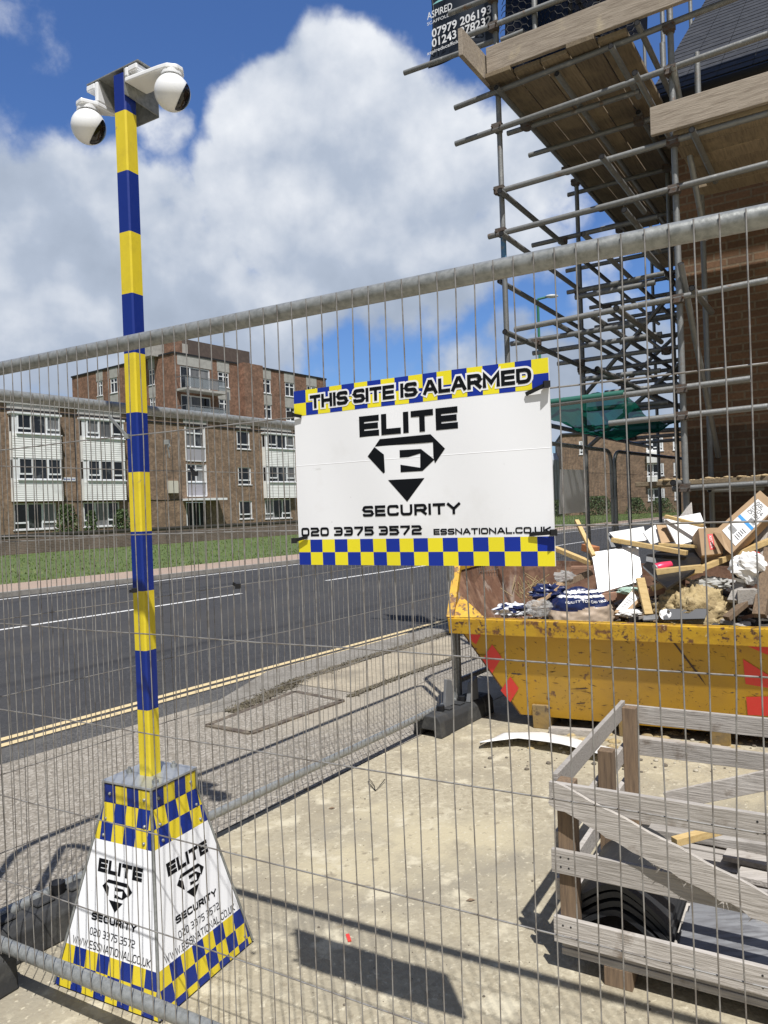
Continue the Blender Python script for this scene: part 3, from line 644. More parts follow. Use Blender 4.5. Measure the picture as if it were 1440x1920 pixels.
tie(fp(204, 780), fp(238, 818), m=GALV, label='white loose cable tie slanting up left of the striped pole')
tie(fp(318, 838), fp(313, 829), m=GALV, tail=fp(318, 858), label='white cable tie with dangling tail right of the striped pole')
tie(fp(357, 877), fp(366, 888), label='small black cable tie in front of the flats entrance window')

# ------------------------------------------------------------------ security camera tower
TA = R(-27); tu = Vector((math.cos(TA), math.sin(TA), 0)); tv = Vector((-math.sin(TA), math.cos(TA), 0))
TC = Vector((-.811, 2.489, 0)); HB, HT, ZT, ZP = .223, .104, .565, .628
tw = empty('camera_tower', TC, TA, 'blue and yellow banded security pole with two dome cameras on a checked pyramid base', 'camera tower')
def trapz(axis, sgn):
    """side panel of the base: returns place(x, t, z): x across, t up the slope, z outwards."""
    nrm = axis * sgn; acr = Vector((0, 0, 1)).cross(nrm)
    slope = (Vector((0, 0, ZT)) + nrm * (HT - HB)); sl_ = slope.length; up_ = slope.normalized(); no = acr.cross(up_)
    org = TC + nrm * HB
    return (lambda x, t, z=0.0: org + acr * x + up_ * t + no * z), sl_, acr, nrm
core = MB()
cr_ = [(1,-1),(1,1),(-1,1),(-1,-1)]
lo = [TC + tu * a * (HB - .004) + tv * b * (HB - .004) + Vector((0,0,.012)) for a, b in cr_]; hi = [TC + tu * a * (HT - .004) + tv * b * (HT - .004) + Vector((0,0,ZT)) for a, b in cr_]
tp = [TC + tu * a * (HT - .004) + tv * b * (HT - .004) + Vector((0,0,ZP)) for a, b in cr_]
core.add(lo + hi + tp, [(0,1,5,4),(1,2,6,5),(2,3,7,6),(3,0,4,7),(4,5,9,8),(5,6,10,9),(6,7,11,10),(7,4,8,11),(3,2,1,0),(8,9,10,11)])
core.build('base_core', GALV, tw)
for ax, sgn in ((tv, -1), (tu, 1), (tv, 1), (tu, -1)):
    P_, SL, acr, nrm = trapz(ax, sgn)
    q = MB(); ins = .005
    edge = [(-HB + ins, .006), (HB - ins, .006), (HT - ins, SL), (-HT + ins, SL)]
    cs = .0505; rs = .058
    def cells(y0, rows, ph, mi0):
        for r in range(rows):
            for c in range(-6, 6):
                pg = [(c*cs, y0 + r*rs), ((c+1)*cs, y0 + r*rs), ((c+1)*cs, y0 + (r+1)*rs), (c*cs, y0 + (r+1)*rs)]
                for i in range(4): 
                    if pg: pg = clip(pg, edge[i], edge[(i+1) % 4])
                if len(pg) > 2: q.poly([P_(x, t, .0030) for x, t in pg], 1 + (c + r + ph) % 2)
    nb_rows = 3
    yb = -.024 + nb_rows * .052; rs = .052; cells(-.024, nb_rows, 0, 0); yt = SL - 2 * .058
    rs = .058; cells(yt, 2, 1, 0)
    pg = [(-.3, yb), (.3, yb), (.3, yt), (-.3, yt)]
    for i in range(4): pg = clip(pg, edge[i], edge[(i+1) % 4])
    q.poly([P_(x, t, .0030) for x, t in pg], 0)
    # collar strip
    for c in range(-2, 2):
        xa, xb = max(c*cs, -HT + ins), min((c+1)*cs, HT - ins)
        o_ = TC + nrm * (HT + .0005)
        q.quad(o_ + acr*xa + Vector((0,0,ZT)), o_ + acr*xb + Vector((0,0,ZT)), o_ + acr*xb + Vector((0,0,ZP-.004)), o_ + acr*xa + Vector((0,0,ZP-.004)), 1 + (c + 1) % 2)
    pn = q.build('side_panel', [SGN_W, TAPE_Y, TAPE_B], tw)
    lt = MB(); P2 = lambda x, y, z: P_(x, y, z)
    s_ = SL
    def LB(nm='lettering'):
        global lt
        lt.build(nm, INK, pn); lt = MB()
    lettering(lt, 'ELITE', -.092, .098, .635 * s_, .040, .28, P2, .0040, .14); LB()
    emblem(lt, .0, .53 * s_, .128, P2, .0040, hs=.95); LB('emblem')
    lettering(lt, 'SECURITY', -.095, .098, .385 * s_, .022, .25, P2, .0040, .18); LB()
    lettering(lt, '020 3375 3572', -.095, .098, .308 * s_, .022, .12, P2, .0040, .34); LB()
    lettering(lt, 'WWW.ESSNATIONAL.CO.UK', -.165, .168, .240 * s_, .023, .12, P2, .0040, .34)
    lt.build('lettering', INK, pn)
    for p_ in [P_(x, t, .004) for (x, t) in ((-.19, .04), (.19, .04), (-.085, SL - .05), (.085, SL - .05), (-.085, SL - .10), (.09, SL - .10))] + [TC + nrm * (HT + .002) + acr * x + Vector((0,0,ZT + .03)) for x in (-.075, .075)]:
        sc_ = MB(); sc_.sphere(p_, .0055, 8, 6); sc_.build('screw', GALV, pn)
eg = MB()
for a, b in cr_: eg.tube([TC + tu*a*(HB+.001) + tv*b*(HB+.001) + Vector((0,0,.01)), TC + tu*a*(HT+.001) + tv*b*(HT+.001) + Vector((0,0,ZT)), TC + tu*a*(HT+.001) + tv*b*(HT+.001) + Vector((0,0,ZP))], .0045, 8)
eg.build('corner_trim', GALV, tw)
pt_ = MB(Matrix.Translation(TC) @ Matrix.Rotation(TA, 4, 'Z')); pt_.box((-HT-.004, -HT-.004, ZP), (HT+.004, HT+.004, ZP + .008))
top_plate = pt_.build('top_plate', mat('zinc_plate', (.50, .52, .54), .38, .6, [(12, (.40, .42, .44), .45, .65)]), tw, bevel=.0015)
for (a, b) in ((-.075, -.02), (.03, .078), (.08, -.06)):
    m_ = MB(Matrix.Translation(TC) @ Matrix.Rotation(TA, 4, 'Z')); m_.cyl((a, b, ZP + .008), (a, b, ZP + .018), .011, 6); m_.cyl((a, b, ZP + .018), (a, b, ZP + .026), .005, 8); m_.build('bolt', GALV, top_plate)
ZPOLE0 = ZP + .008; PTOP = at(240, 146, 2.489).z
segs = [G(0,0)]
ys = [1443, 1332, 1220, 1108, 996, 884, 772, 660, 548, 432, 318, 205, 146]
zs = [ZPOLE0] + [at(280, y, 2.46).z for y in ys[1:-1]] + [PTOP]
po = MB(Matrix.Translation(TC) @ Matrix.Rotation(TA, 4, 'Z')); hp = .0262; ch = .005
prof = [(-hp+ch,-hp),(hp-ch,-hp),(hp,-hp+ch),(hp,hp-ch),(hp-ch,hp),(-hp+ch,hp),(-hp,hp-ch),(-hp,-hp+ch)]
for i in range(len(zs) - 1):
    vs = [(x, y, z) for z in (zs[i], zs[i+1]) for x, y in prof]
    po.add(vs, [(k, (k+1) % 8, 8 + (k+1) % 8, 8 + k) for k in range(8)], i % 2)
po.poly([(x, y, zs[-1]) for x, y in prof], 1)
po.build('pole', [TAPE_Y, TAPE_B], tw)
# bracket at the head
bl = at(163, 157, 2.55); br_ = at(278, 106, 2.36); ZB = PTOP + .012
BA = R(-31); bu = Vector((math.cos(BA), math.sin(BA), 0)); bv = Vector((-math.sin(BA), math.cos(BA), 0))
BC = Vector((TC.x, TC.y, 0)) + bu * .0
MBk = Matrix.Translation(BC) @ Matrix.Rotation(BA, 4, 'Z')
bq = MB(MBk); bq.box((-.155, -.028, ZB), (.098, .115, ZB + .004))
bq.prism([(-.097, -.028, ZB), (-.097, .111, ZB), (-.097, .111, ZB - .105), (-.097, .06, ZB - .105)], (.004, 0, 0))
bq.prism([(.030, -.028, ZB), (.030, .111, ZB), (.030, .111, ZB - .10), (.030, -.028, ZB - .088)], (.004, 0, 0))
bq.box((-.097, .111, ZB - .105), (.034, .115, ZB - .0005))
bq.build('head_bracket', GALV, tw)
def dome(px, py, Y, sgn, look):
    c = at(px, py, Y); r = .0565
    cam_ = MB()
    def fn(v): return 1.0
    cam_.sphere(c, r, 32, 20, 0, (1, 1, 1.0))
    o_ = cam_.build('camera', WHT, tw)
    # dark window: a cap of the sphere, cut by a moving front
    v = MB(); lk = Vector(look).normalized(); sd_ = lk.cross(Vector((0,0,1))).normalized(); up_ = sd_.cross(lk)
    n_, m2 = 18, 26; vs = []; fs = []
    def ca(u, w):
        a = (u - .5) * 2 * 0.50; b_2 = (w - .5) * 2 * .92
        k = math.cos((w - .5) * math.pi) ** .45
        d_ = (lk * math.cos(a * k) + sd_ * math.sin(a * k))
        d_ = (d_ * math.cos(b_2) + up_ * math.sin(b_2)).normalized()
        return c + d_ * (r + .0012)
    v.grid(ca, 14, 18); v.build('lens_window', BLKGLS, o_)
    a_ = MB(MBk)
    lc = MBk.inverted() @ c
    zt = lc.z + r
    a_.cyl((lc.x, lc.y, zt - .006), (lc.x, lc.y, zt + .012), .036, 24)
    ex = -.0975 if sgn < 0 else .0345
    yb_ = max(lc.y + .012, .012)
    # shelf from wall plate to the dome, then the stepped wall plate
    pts = []
    w_ = .034
    dvec = Vector((lc.x - ex, lc.y - yb_, 0)); 
    y0_, y1_ = -.030, .062
    a_.prism([(ex, y0_, zt + .004), (lc.x - sgn * .02, lc.y - .042, zt + .004), (lc.x + sgn * .015, lc.y - .036, zt + .004), (lc.x + sgn * .038, lc.y - .012, zt + .004), (lc.x + sgn * .038, lc.y + .014, zt + .004), (lc.x + sgn * .015, lc.y + .040, zt + .004), (ex, y1_, zt + .004)], (0, 0, .016))
    xw = sorted((ex, ex + sgn * .016)); a_.box((xw[0], y0_, zt + .0205), (xw[1], y1_, ZB - .004))
    xw = sorted((ex + sgn * .0165, ex + sgn * .058)); a_.box((xw[0], y0_, ZB - .024), (xw[1], y1_, ZB - .004))
    xw = sorted((ex + sgn * .0165, ex + sgn * .045)); a_.box((xw[0], y0_ + .012, zt + .0205), (xw[1], y1_, zt + .040))
    a_.build('camera_mount', WHT, o_, bevel=.004)
dome(166, 238, 2.53, -1, (.86, -.16, -.62))
dome(323, 174, 2.41, 1, (.86, -.18, -.50))

# ------------------------------------------------------------------ flats across the road
def wall_holes(mb, place, x0, x1, z0, z1, holes, depth=.12, mi=0):
    xs = sorted({x0, x1} | {h[0] for h in holes} | {h[1] for h in holes}); zs_ = sorted({z0, z1} | {h[2] for h in holes} | {h[3] for h in holes})
    xs = [x for x in xs if x0 <= x <= x1]; zs_ = [z for z in zs_ if z0 <= z <= z1]
    for i in range(len(xs) - 1):
        for j in range(len(zs_) - 1):
            cx_, cz_ = (xs[i] + xs[i+1]) / 2, (zs_[j] + zs_[j+1]) / 2
            if any(h[0] < cx_ < h[1] and h[2] < cz_ < h[3] for h in holes): continue
            mb.quad(place(xs[i], zs_[j], 0), place(xs[i+1], zs_[j], 0), place(xs[i+1], zs_[j+1], 0), place(xs[i], zs_[j+1], 0), mi)
    for h in holes:
        a, b, c, d = h
        mb.quad(place(a, c, 0), place(a, d, 0), place(a, d, depth), place(a, c, depth), mi)
        mb.quad(place(b, d, 0), place(b, c, 0), place(b, c, depth), place(b, d, depth), mi)
        mb.quad(place(a, d, 0), place(b, d, 0), place(b, d, depth), place(a, d, depth), mi)
        mb.quad(place(b, c, 0), place(a, c, 0), place(a, c, depth), place(b, c, depth), mi)
def pbox(mb, place, x0, x1, z0, z1, y0, y1, mi=0):
    v = [place(x, z, y) for x, z, y in ((x0,z0,y0),(x1,z0,y0),(x1,z0,y1),(x0,z0,y1),(x0,z1,y0),(x1,z1,y0),(x1,z1,y1),(x0,z1,y1))]
    mb.add(v, [(0,3,2,1),(4,5,6,7),(0,1,5,4),(1,2,6,5),(2,3,7,6),(3,0,4,7)], mi)
def window(parent, place, x0, x1, z0, z1, lights=2, kind='hopper', y=.05, fw=.065):
    """frame with mullions; a light may have a small hopper pane below or above."""
    m = MB(); g_ = MB()
    pbox(m, place, x0, x0 + fw, z0, z1, y, y + .07); pbox(m, place, x1 - fw, x1, z0, z1, y, y + .07)
    pbox(m, place, x0 + fw, x1 - fw, z0, z0 + fw, y, y + .07); pbox(m, place, x0 + fw, x1 - fw, z1 - fw, z1, y, y + .07)
    lw = (x1 - x0) / lights
    for i in range(1, lights): pbox(m, place, x0 + i*lw - fw*.6, x0 + i*lw + fw*.6, z0 + fw, z1 - fw, y - .004, y + .066)
    for i in range(lights):
        a, b2 = x0 + i * lw + (fw if i == 0 else fw * .6), x0 + (i+1) * lw - (fw if i == lights - 1 else fw * .6)
        side = (kind == 'hopper' and not (lights == 3 and i == 1)) or kind == 'top'
        if side:
            zt = z0 + (z1 - z0) * (.26 if kind == 'hopper' else .70)
            pbox(m, place, a, b2, zt - .05, zt + .05, y - .008, y + .06)
            if kind == 'hopper' and lights != 2:
                zb_ = (z0 + fw, zt)
                pbox(m, place, a, a + .045, zt + .05, z1 - fw, y - .008, y + .06); pbox(m, place, b2 - .045, b2, zt + .05, z1 - fw, y - .008, y + .06)
    pbox(m, place, x0 - .06, x1 + .06, z0 - .06, z0 - .002, y - .10, y + .04)
    f_ = m.build('window', UPVC, parent)
    for i in range(lights):
        a, b2 = x0 + i * lw + fw * .5, x0 + (i+1) * lw - fw * .5
        g2 = MB(); pbox(g2, place, a, b2, z0 + fw * .5, z1 - fw * .5, y + .045, y + .05)
        g2.build('pane', CURT if random.random() < .28 else GLASS, f_)
    return f_
FD = Vector((.6, .8, 0)); FN = Vector((-.8, .6, 0))
FB = at(0, 880, 45); FB.z = 0
fa = math.atan2(FD.y, FD.x)
flats = empty('flats', FB, fa, 'long three storey brown brick flats with white clad bays behind the grass', 'building')
place_f = lambda x, z, y: FB + FD * x + FN * y + Vector((0, 0, z))
XL, XR, ZT_ = -16, 28, 8.75
W1 = []   # openings flush with the wall
bays = [(.62, 3.72), (5.24, 8.32), (21.73, 25.2), (-11.2, -8.1)]
for a, b2 in bays: W1.append((a + .1, b2 - .25, 1.0, 2.62, 3, 'hopper'))
for z0, z1 in ((6.75, 8.2), (3.86, 5.27), (1.08, 2.52)): W1.append((18.98, 20.4, z0, z1, 1, 'hopper'))
DOORW = [(13.88, 15.66, 6.62, 8.18), (13.88, 15.66, 3.95, 5.38)]
mb = MB(); holes = [w[:4] for w in W1] + DOORW + [(13.7, 15.65, .3, 2.5)]
wall_holes(mb, place_f, XL, XR, 0, ZT_, holes)
mb.quad(place_f(XR, 0, 0), place_f(XR, 0, 10), place_f(XR, ZT_, 10), place_f(XR, ZT_, 0)); mb.quad(place_f(XL, 0, 10), place_f(XL, 0, 0), place_f(XL, ZT_, 0), place_f(XL, ZT_, 10))
mb.build('wall', BRICK_FLAT, flats)
rb = MB(); pbox(rb, place_f, XL - .1, XR + .1, ZT_, ZT_ + .10, -.1, 10); rb.build('roof', CONC, flats)
gt = MB(); pbox(gt, place_f, XL, XR, 8.32, 8.42, -.06, -.002); gt.build('gutter', DARKTRIM, flats)
for a, b2 in bays + [(13.8, 15.8), (19, 20.4)]:
    cp = MB(); pbox(cp, place_f, a - .1, b2 + .1, 8.45, ZT_ - .01, -.03, -.002); cp.build('parapet_panel', CONC, flats)
for w in W1: window(flats, place_f, *w)
for a, b2 in bays:
    dp = .42
    for (s0_, s1_, w0, w1_) in ((5.42, 6.86, 6.92, 8.10), (2.74, 4.02, 4.08, 5.40)):
        bm_ = MB()
        nb_ = 10
        for k in range(nb_):
            za, zb_ = s0_ + (s1_ - s0_) * k / nb_, s0_ + (s1_ - s0_) * (k + 1) / nb_
            v = [place_f(x, z, y) for x, z, y in ((a - .02, za, -dp - .02), (b2 + .02, za, -dp - .02), (b2 + .02, zb_, -dp), (a - .02, zb_, -dp))]
            bm_.poly(v); bm_.quad(v[0], place_f(a - .02, za, -dp), place_f(b2 + .02, za, -dp), v[1])
        pbox(bm_, place_f, a, b2, s0_, s1_ + .04, -dp + .003, 0)
        bm_.build('bay_cladding', CLAD, flats)
        place_b = lambda x, z, y: place_f(x, z, y - dp)
        window(flats, place_b, a + .28, b2, w0, w1_, 3, 'hopper', 0.0)
        sd = MB(); pbox(sd, place_f, a, a + .26, w0 - .02, w1_, -dp + .03, 0); 
        sd.build('bay_side', UPVC, flats)
        sg2 = MB(); pbox(sg2, place_f, a - .006, a - .002, w0 + .1, w1_ - .1, -dp + .09, -.07); sg2.build('pane', GLASS, flats)
    cpp = MB(); pbox(cpp, place_f, a - .08, b2 + .08, 8.10, 8.22, -dp - .06, -.002); cpp.build('bay_head', UPVC, flats)
for (a, b2, z0, z1) in DOORW:
    window(flats, place_f, a, b2, z0 + .1, z1, 2, 'top', .03)
    pn = MB(); pbox(pn, place_f, a, b2, z0 - .95, z0 + .02, -.02, -.002); pn.build('infill_panel', mat('grey_infill', (.34, .33, .36), .7), flats)
    pf = MB()
    for (p, q, r, s_) in ((a - .06, a, z0 - 1, z1), (b2, b2 + .06, z0 - 1, z1), (a, b2, z0 - 1.02, z0 - .95)): pbox(pf, place_f, p, q, r, s_, -.05, -.002)
    pf.build('panel_surround', UPVC, flats)
cn = MB(); pbox(cn, place_f, 13.4, 16.8, 2.62, 2.78, -1.1, -.003); cn.build('door_canopy', UPVC, flats)
dm = MB(); pbox(dm, place_f, 13.75, 15.6, .3, 2.48, .08, .11); dd = dm.build('door', DARKTRIM, flats)
df = MB()
for x in (13.75, 14.35, 14.95, 15.5): pbox(df, place_f, x, x + .07, .3, 2.48, .04, .078)
df.build('door_frame', UPVC, dd)
bx = MB(); pbox(bx, place_f, 12.1, 12.9, 3.2, 4.1, -.22, -.002); bx.build('meter_box', mat('cream_box', (.55, .52, .44), .7), flats)
for x in (4.9, 10.4, 26.5):
    dpm = MB(); dpm.tube([place_f(x, .2, -.07), place_f(x, 8.3, -.07)], .045, 8); dpm.build('downpipe', DARKTRIM, flats)
cbm = MB(); cbm.tube([place_f(x, 2.72 + .02 * math.sin(x * 2), -.02) for x in (4, 5, 8.5, 10, 12, 13.4)], .02, 5); cbm.build('cable', DARKTRIM, flats)
ns = MB(); pbox(ns, place_f, 4.0, 4.85, 4.02, 4.26, -.03, -.001); nso = ns.build('name_plate', UPVC, flats)
nl = MB()
for k in range(9): pbox(nl, place_f, 4.06 + k * .085, 4.06 + k * .085 + (.055 if k != 5 else .0), 4.09, 4.19, -.034, -.031)
nl.build('lettering', mat('plate_blue', (.03, .08, .3), .6), nso)
# tower block behind
K = at(325, 662, 70); KH = K.z; K.z = 0
def tface(dirx, sign): return None
pr_ = lambda x, z, y: K + FD * x + FN * y + Vector((0, 0, z))            # right-hand face
plf = lambda x, z, y: K + FN * x + FD * y + Vector((0, 0, z))            # left-hand face, x runs left
tower = empty('tower_block', K, fa, 'taller six storey red brick block with balconies behind the brown flats', 'building')
def sx(px, py, n, dirv): return (pl(px, py, K, n) - K).dot(dirv)
XRt = sx(611, 720, FN, FD); XLt = sx(136, 740, FD, FN)
st_h = 2.72
rows = [(KH - 2.55 - st_h * k, KH - 1.05 - st_h * k) for k in range(5)]
wins_r = []
for (pa, pb) in ((409, 429), (488, 507), (534, 551), (575, 592)):
    a, b2 = sx(pa, 715, FN, FD), sx(pb, 715, FN, FD)
    for z0, z1 in rows: wins_r.append((a, b2, z0, z1))
wins_l = []
for (pa, pb) in ((220, 207), (290, 280), (240, 250)[::-1], (192, 182)):
    a, b2 = sx(pa, 720, FD, FN), sx(pb, 720, FD, FN)
    for z0, z1 in rows: wins_l.append((min(a, b2), max(a, b2), z0, z1))
balx0, balx1 = .4, sx(403, 720, FN, FD)
mb = MB(); rholes = [w for w in wins_r] + [(balx0 + .3, balx1 - .6, z0 - .75, z1) for z0, z1 in rows]
wall_holes(mb, pr_, 0, XRt, 0, KH, rholes)
o_ = len(mb.f); wall_holes(mb, plf, 0, XLt, 0, KH, wins_l)
for f in mb.f[o_:]: f.reverse()
mb.quad(pr_(XRt, 0, 0), pr_(XRt, 0, XLt), pr_(XRt, KH, XLt), pr_(XRt, KH, 0)); mb.quad(pr_(0, KH - .01, 0), pr_(XRt, KH - .01, 0), pr_(XRt, KH - .01, XLt), pr_(0, KH - .01, XLt))
mb.build('wall', BRICK_TOWER, tower)
cpm = MB(); pbox(cpm, pr_, -.08, XRt + .08, KH, KH + .16, -.08, .3); pbox(cpm, plf, .31, XLt + .08, KH, KH + .16, -.08, .3); cpm.build('coping', DARKTRIM, tower)
def spandrel(pf_, *a):
    m_ = MB(); pbox(m_, pf_, *a); m_.build('spandrel', CONC, tower)
for cols, pf_ in ((wins_r, pr_), (wins_l, plf)):
    done = set()
    for a, b2, z0, z1 in cols:
        if z1 < 8: continue
        spandrel(pf_, a - .1, b2 + .1, z0 - 1.22, z0 - .08, -.025, -.002)
        if round(a, 2) not in done and z1 > KH - 2: done.add(round(a, 2)); spandrel(pf_, a - .1, b2 + .1, z1 + .03, KH - .01, -.025, -.002)
spandrel(pr_, balx0, balx1 - .3, rows[0][1] + .05, KH - .01, -.025, -.002)
for a, b2, z0, z1 in wins_r:
    if z1 > 8: window(tower, pr_, a, b2, z0, z1, 2, 'top', .02, .09)
for a, b2, z0, z1 in wins_l:
    if z1 > 8: window(tower, plf, a, b2, z0, z1, 2, 'top', .02, .09)
for (z0, z1) in rows[:3]:
    window(tower, pr_, balx0 + .3, balx1 - .6, z0 - .75, z1, 3, 'none', .05, .11)
    bl_ = MB(); pbox(bl_, pr_, balx0 - .3, balx1 + .2, z0 - 1.0, z0 - .80, -1.5, -.003); ob = bl_.build('balcony', CONC, tower)
    rl = MB()
    for x in [balx0 - .25 + k * (balx1 - balx0 + .4) / 5 for k in range(6)]: pbox(rl, pr_, x - .03, x + .03, z0 - .8, z0 + .25, -1.48, -1.42)
    pbox(rl, pr_, balx0 - .3, balx1 + .2, z0 + .25, z0 + .31, -1.50, -1.40); pbox(rl, pr_, balx0 - .3, balx0 - .24, z0 + .25, z0 + .31, -1.4, -.01)
    rl.build('railing', GREY, ob)
    gl_ = MB(); pbox(gl_, pr_, balx0 - .22, balx1 + .12, z0 - .7, z0 + .2, -1.455, -1.445); gl_.build('glass_guard', mat('guard_glass', (.25, .28, .30), .1, 0, spec=.7, alpha=.55), ob)
for x in (balx0 - .25, balx1 + .12):
    p_ = MB(); pbox(p_, pr_, x, x + .16, 8, rows[0][0] - .8, -1.7, -1.55); p_.build('balcony_post', GREY, tower)
a, b2 = sx(395, 668, FN, FD), sx(508, 680, FN, FD)
ph = MB(); pbox(ph, pr_, a - 1.0, b2 - .6, KH + .0, KH + 2.3, 2.6, 9); ph.build('penthouse', mat('brown_cladding', (.085, .065, .055), .8, 0, [(3, (.11, .085, .07), .45, .65)]), tower)
ph = MB(); pbox(ph, pr_, a - 5.4, a - 1.01, KH, KH + 1.7, 2.2, 6); ph.build('plant_room', CONC, tower)
cm = MB(); pbox(cm, plf, .7, 1.9, KH, KH + 2.0, .4, 1.6); cm.build('chimney', BRICK_TOWER, tower)
pj = MB(); a = sx(447, 700, FN, FD); b2 = sx(483, 700, FN, FD); pbox(pj, pr_, a, b2, 0, KH + .1, -.8, -.002); pj.build('brick_pier', BRICK_TOWER, tower)
ae = MB(); A0 = pr_(sx(465, 665, FN, FD), KH + .1, 3.5); ae.tube([A0, A0 + Vector((0,0,4.2))], .03, 5)
for dz_ in (2.6, 4.0): ae.tube([A0 + Vector((-.5, 0, dz_)), A0 + Vector((.5, 0, dz_))], .02, 5)
for k in range(5): ae.tube([A0 + Vector((-.4 + k * .2, -.25, 4.0)), A0 + Vector((-.4 + k * .2, .25, 4.0))], .012, 4)
ae.build('aerial', GALV, tower)
# right-hand block far down the road
RD = Vector((.985, -.17, 0)).normalized(); RN = Vector((.17, .985, 0)).normalized()
RB = at(1056, 900, 78); RB.z = 0
rflat = empty('flats', RB, math.atan2(RD.y, RD.x), 'smaller brown brick flats seen through the scaffold right of the sign', 'building')
pq = lambda x, z, y: RB + RD * x + RN * y + Vector((0, 0, z))
def rx(px): return (pl(px, 900, RB, RN) - RB).dot(RD)
def rz(py, px=1220): return pl(px, py, RB, RN).z
ZR = rz(816, 1060)
rw = []
for (pa, pb, n_) in ((1214, 1236, 2), (1238, 1246, 1), (1289, 1296, 1), (1264, 1270, 1)):
    for (ya, yb_) in ((820, 846), (869, 893), (916, 939)): rw.append((rx(pa), rx(pb), rz(yb_), rz(ya), n_))
for (ya, yb_) in ((820, 846), (876, 885), (921, 926)): rw.append((rx(1088), rx(1096), rz(yb_), rz(ya), 1))
mb = MB(); wall_holes(mb, pq, 0, 22, 0, ZR, [w[:4] for w in rw]); mb.quad(pq(0, 0, 12), pq(0, 0, 0), pq(0, ZR, 0), pq(0, ZR, 12)); mb.quad(pq(0, ZR, 0), pq(22, ZR, 0), pq(22, ZR, 12), pq(0, ZR, 12)); mb.build('wall', BRICK_FLAT, rflat)
for w in rw: window(rflat, pq, w[0], w[1], w[2], w[3], w[4], 'hopper', .03, .12)
for (ya, yb_) in ((847, 868), (894, 912)):
    c_ = MB(); pbox(c_, pq, rx(1213), rx(1238), rz(yb_), rz(ya), -.4, -.003); c_.build('bay_cladding', CLAD, rflat)
fc = MB(); pbox(fc, pq, -.1, 22.1, ZR, ZR + .2, -.12, 12); fc.build('fascia', DARKTRIM, rflat)
sb = MB(); p = at(1030, 880, 84); p.z = 0; sbr = empty('shed', p, 0, 'pale blue grey profiled metal shed between the sign and the far flats', 'shed')
for k in range(22):
    x = -4.5 + k * .3; sb.prism([p + Vector((x, 0, 0)), p + Vector((x + .1, -.05, 0)), p + Vector((x + .2, -.05, 0)), p + Vector((x + .3, 0, 0))], (0, 0, 6.2))
SHEDM = mat('shed_cladding', (.45, .50, .56), .5); sb.build('cladding', SHEDM, sbr)
sb = MB(); sb.prism([p + Vector((-4.6, 0.01, 6.2)), p + Vector((2.2, .01, 6.2)), p + Vector((2.2, 4, 7.2)), p + Vector((-4.6, 4, 7.2))], (0, 0, .12)); sb.build('roof', SHEDM, sbr)
# garden wall in front of the flats
gw = empty('garden_wall', RP(0, 32.3), math.atan2(dr.y, dr.x), 'low brown brick garden wall with dark coping before the flats', 'wall')
m_ = MB(); m_.box((-30, 0, 0), (60, .22, .86)); m_.build('brickwork', BRICK_WALL, gw, world=False)
m_ = MB()
for k in range(100): m_.box((-30 + k * .9, -.04, .86), (-30 + k * .9 + .89, .26, .95 + .004 * (k % 3)))
m_.build('coping', mat('wall_coping', (.06, .055, .05), .9), gw, world=False)
# shrubs
def shrub(px, py, Y, w, h, label, flower=False):
    base = at(px, py, Y); base.z = .07
    r = empty('shrub', base, 0, label, 'shrub', 'shrubs before the flats')
    m_ = MB()
    for k in range(int(420 * w * h)):
        a = random.uniform(0, 6.28); rr = math.sqrt(random.random()); z = random.random() ** .8
        p = base + Vector((math.cos(a) * rr * w / 2 * (1.15 - z * .7), math.sin(a) * rr * w / 2 * (1.15 - z * .7), z * h))
        d1 = Vector((random.gauss(0, 1), random.gauss(0, 1), random.gauss(0, 1))).normalized() * random.uniform(.05, .12); d2_ = Vector((random.gauss(0, 1), random.gauss(0, 1), random.gauss(0, 1))).normalized() * .05
        m_.add([p - d1, p + d2_, p + d1, p - d2_], [(0, 1, 2, 3)])
    m_.build('foliage', LEAF, r)
    s_ = MB()
    for k in range(5): s_.tube([base + Vector((random.uniform(-.08, .08), 0, 0)), base + Vector((random.uniform(-.3, .3) * w, random.uniform(-.2, .2) * w, h * .75))], [.025, .008], 5)
    s_.build('stem', WOODB, r)
shrub(126, 985, 42, 1.6, 2.3, 'tall green shrub between the two left bays of the flats')
shrub(172, 985, 42, .9, 1.9, 'thin pinkish shrub before the second ground floor window')
shrub(229, 985, 42, 1.3, 1.9, 'rounded green shrub just left of the striped pole')
shrub(1122, 955, 74, 3.6, 1.9, 'wide dark bush before the far flats left of the fence gap')
shrub(1193, 955, 74, 2.2, 1.6, 'dark bush before the far flats between the two fence posts')
shrub(1240, 955, 74, 2.8, 1.5, 'loose green bush under the far flats ground window')
shrub(1047, 955, 74, 2.0, 1.7, 'small bush beside the hanging white sheet')
# street lamp
lp = at(1013, 700, 34); base = Vector((lp.x, lp.y, .07)); top = at(1011, 566, 34)
sl_ = empty('street_lamp', base, 0, 'tall green street lamp column with a pale lantern behind the fence', 'street lamp')
m_ = MB(); tz = top.z; m_.tube([base, base + Vector((0, 0, 1.2)), base + Vector((0, 0, 1.25)), Vector((base.x, base.y, tz))], [.11, .11, .065, .06], 10); m_.build('column', GREENP, sl_)
m_ = MB(); m_.tube(rounded([Vector((base.x, base.y, tz)), Vector((base.x, base.y, tz + .12)), Vector((base.x + .5, base.y - .1, tz + .2))], [0, .1, 0], 4), .05, 8); m_.build('arm', GREENP, sl_)
m_ = MB(); c_ = Vector((base.x + .62, base.y - .12, tz + .2)); m_.sphere(c_, .30, 14, 8, 0, (1, .5, .28)); m_.build('lantern', mat('lantern_grey', (.5, .52, .52), .4), sl_)

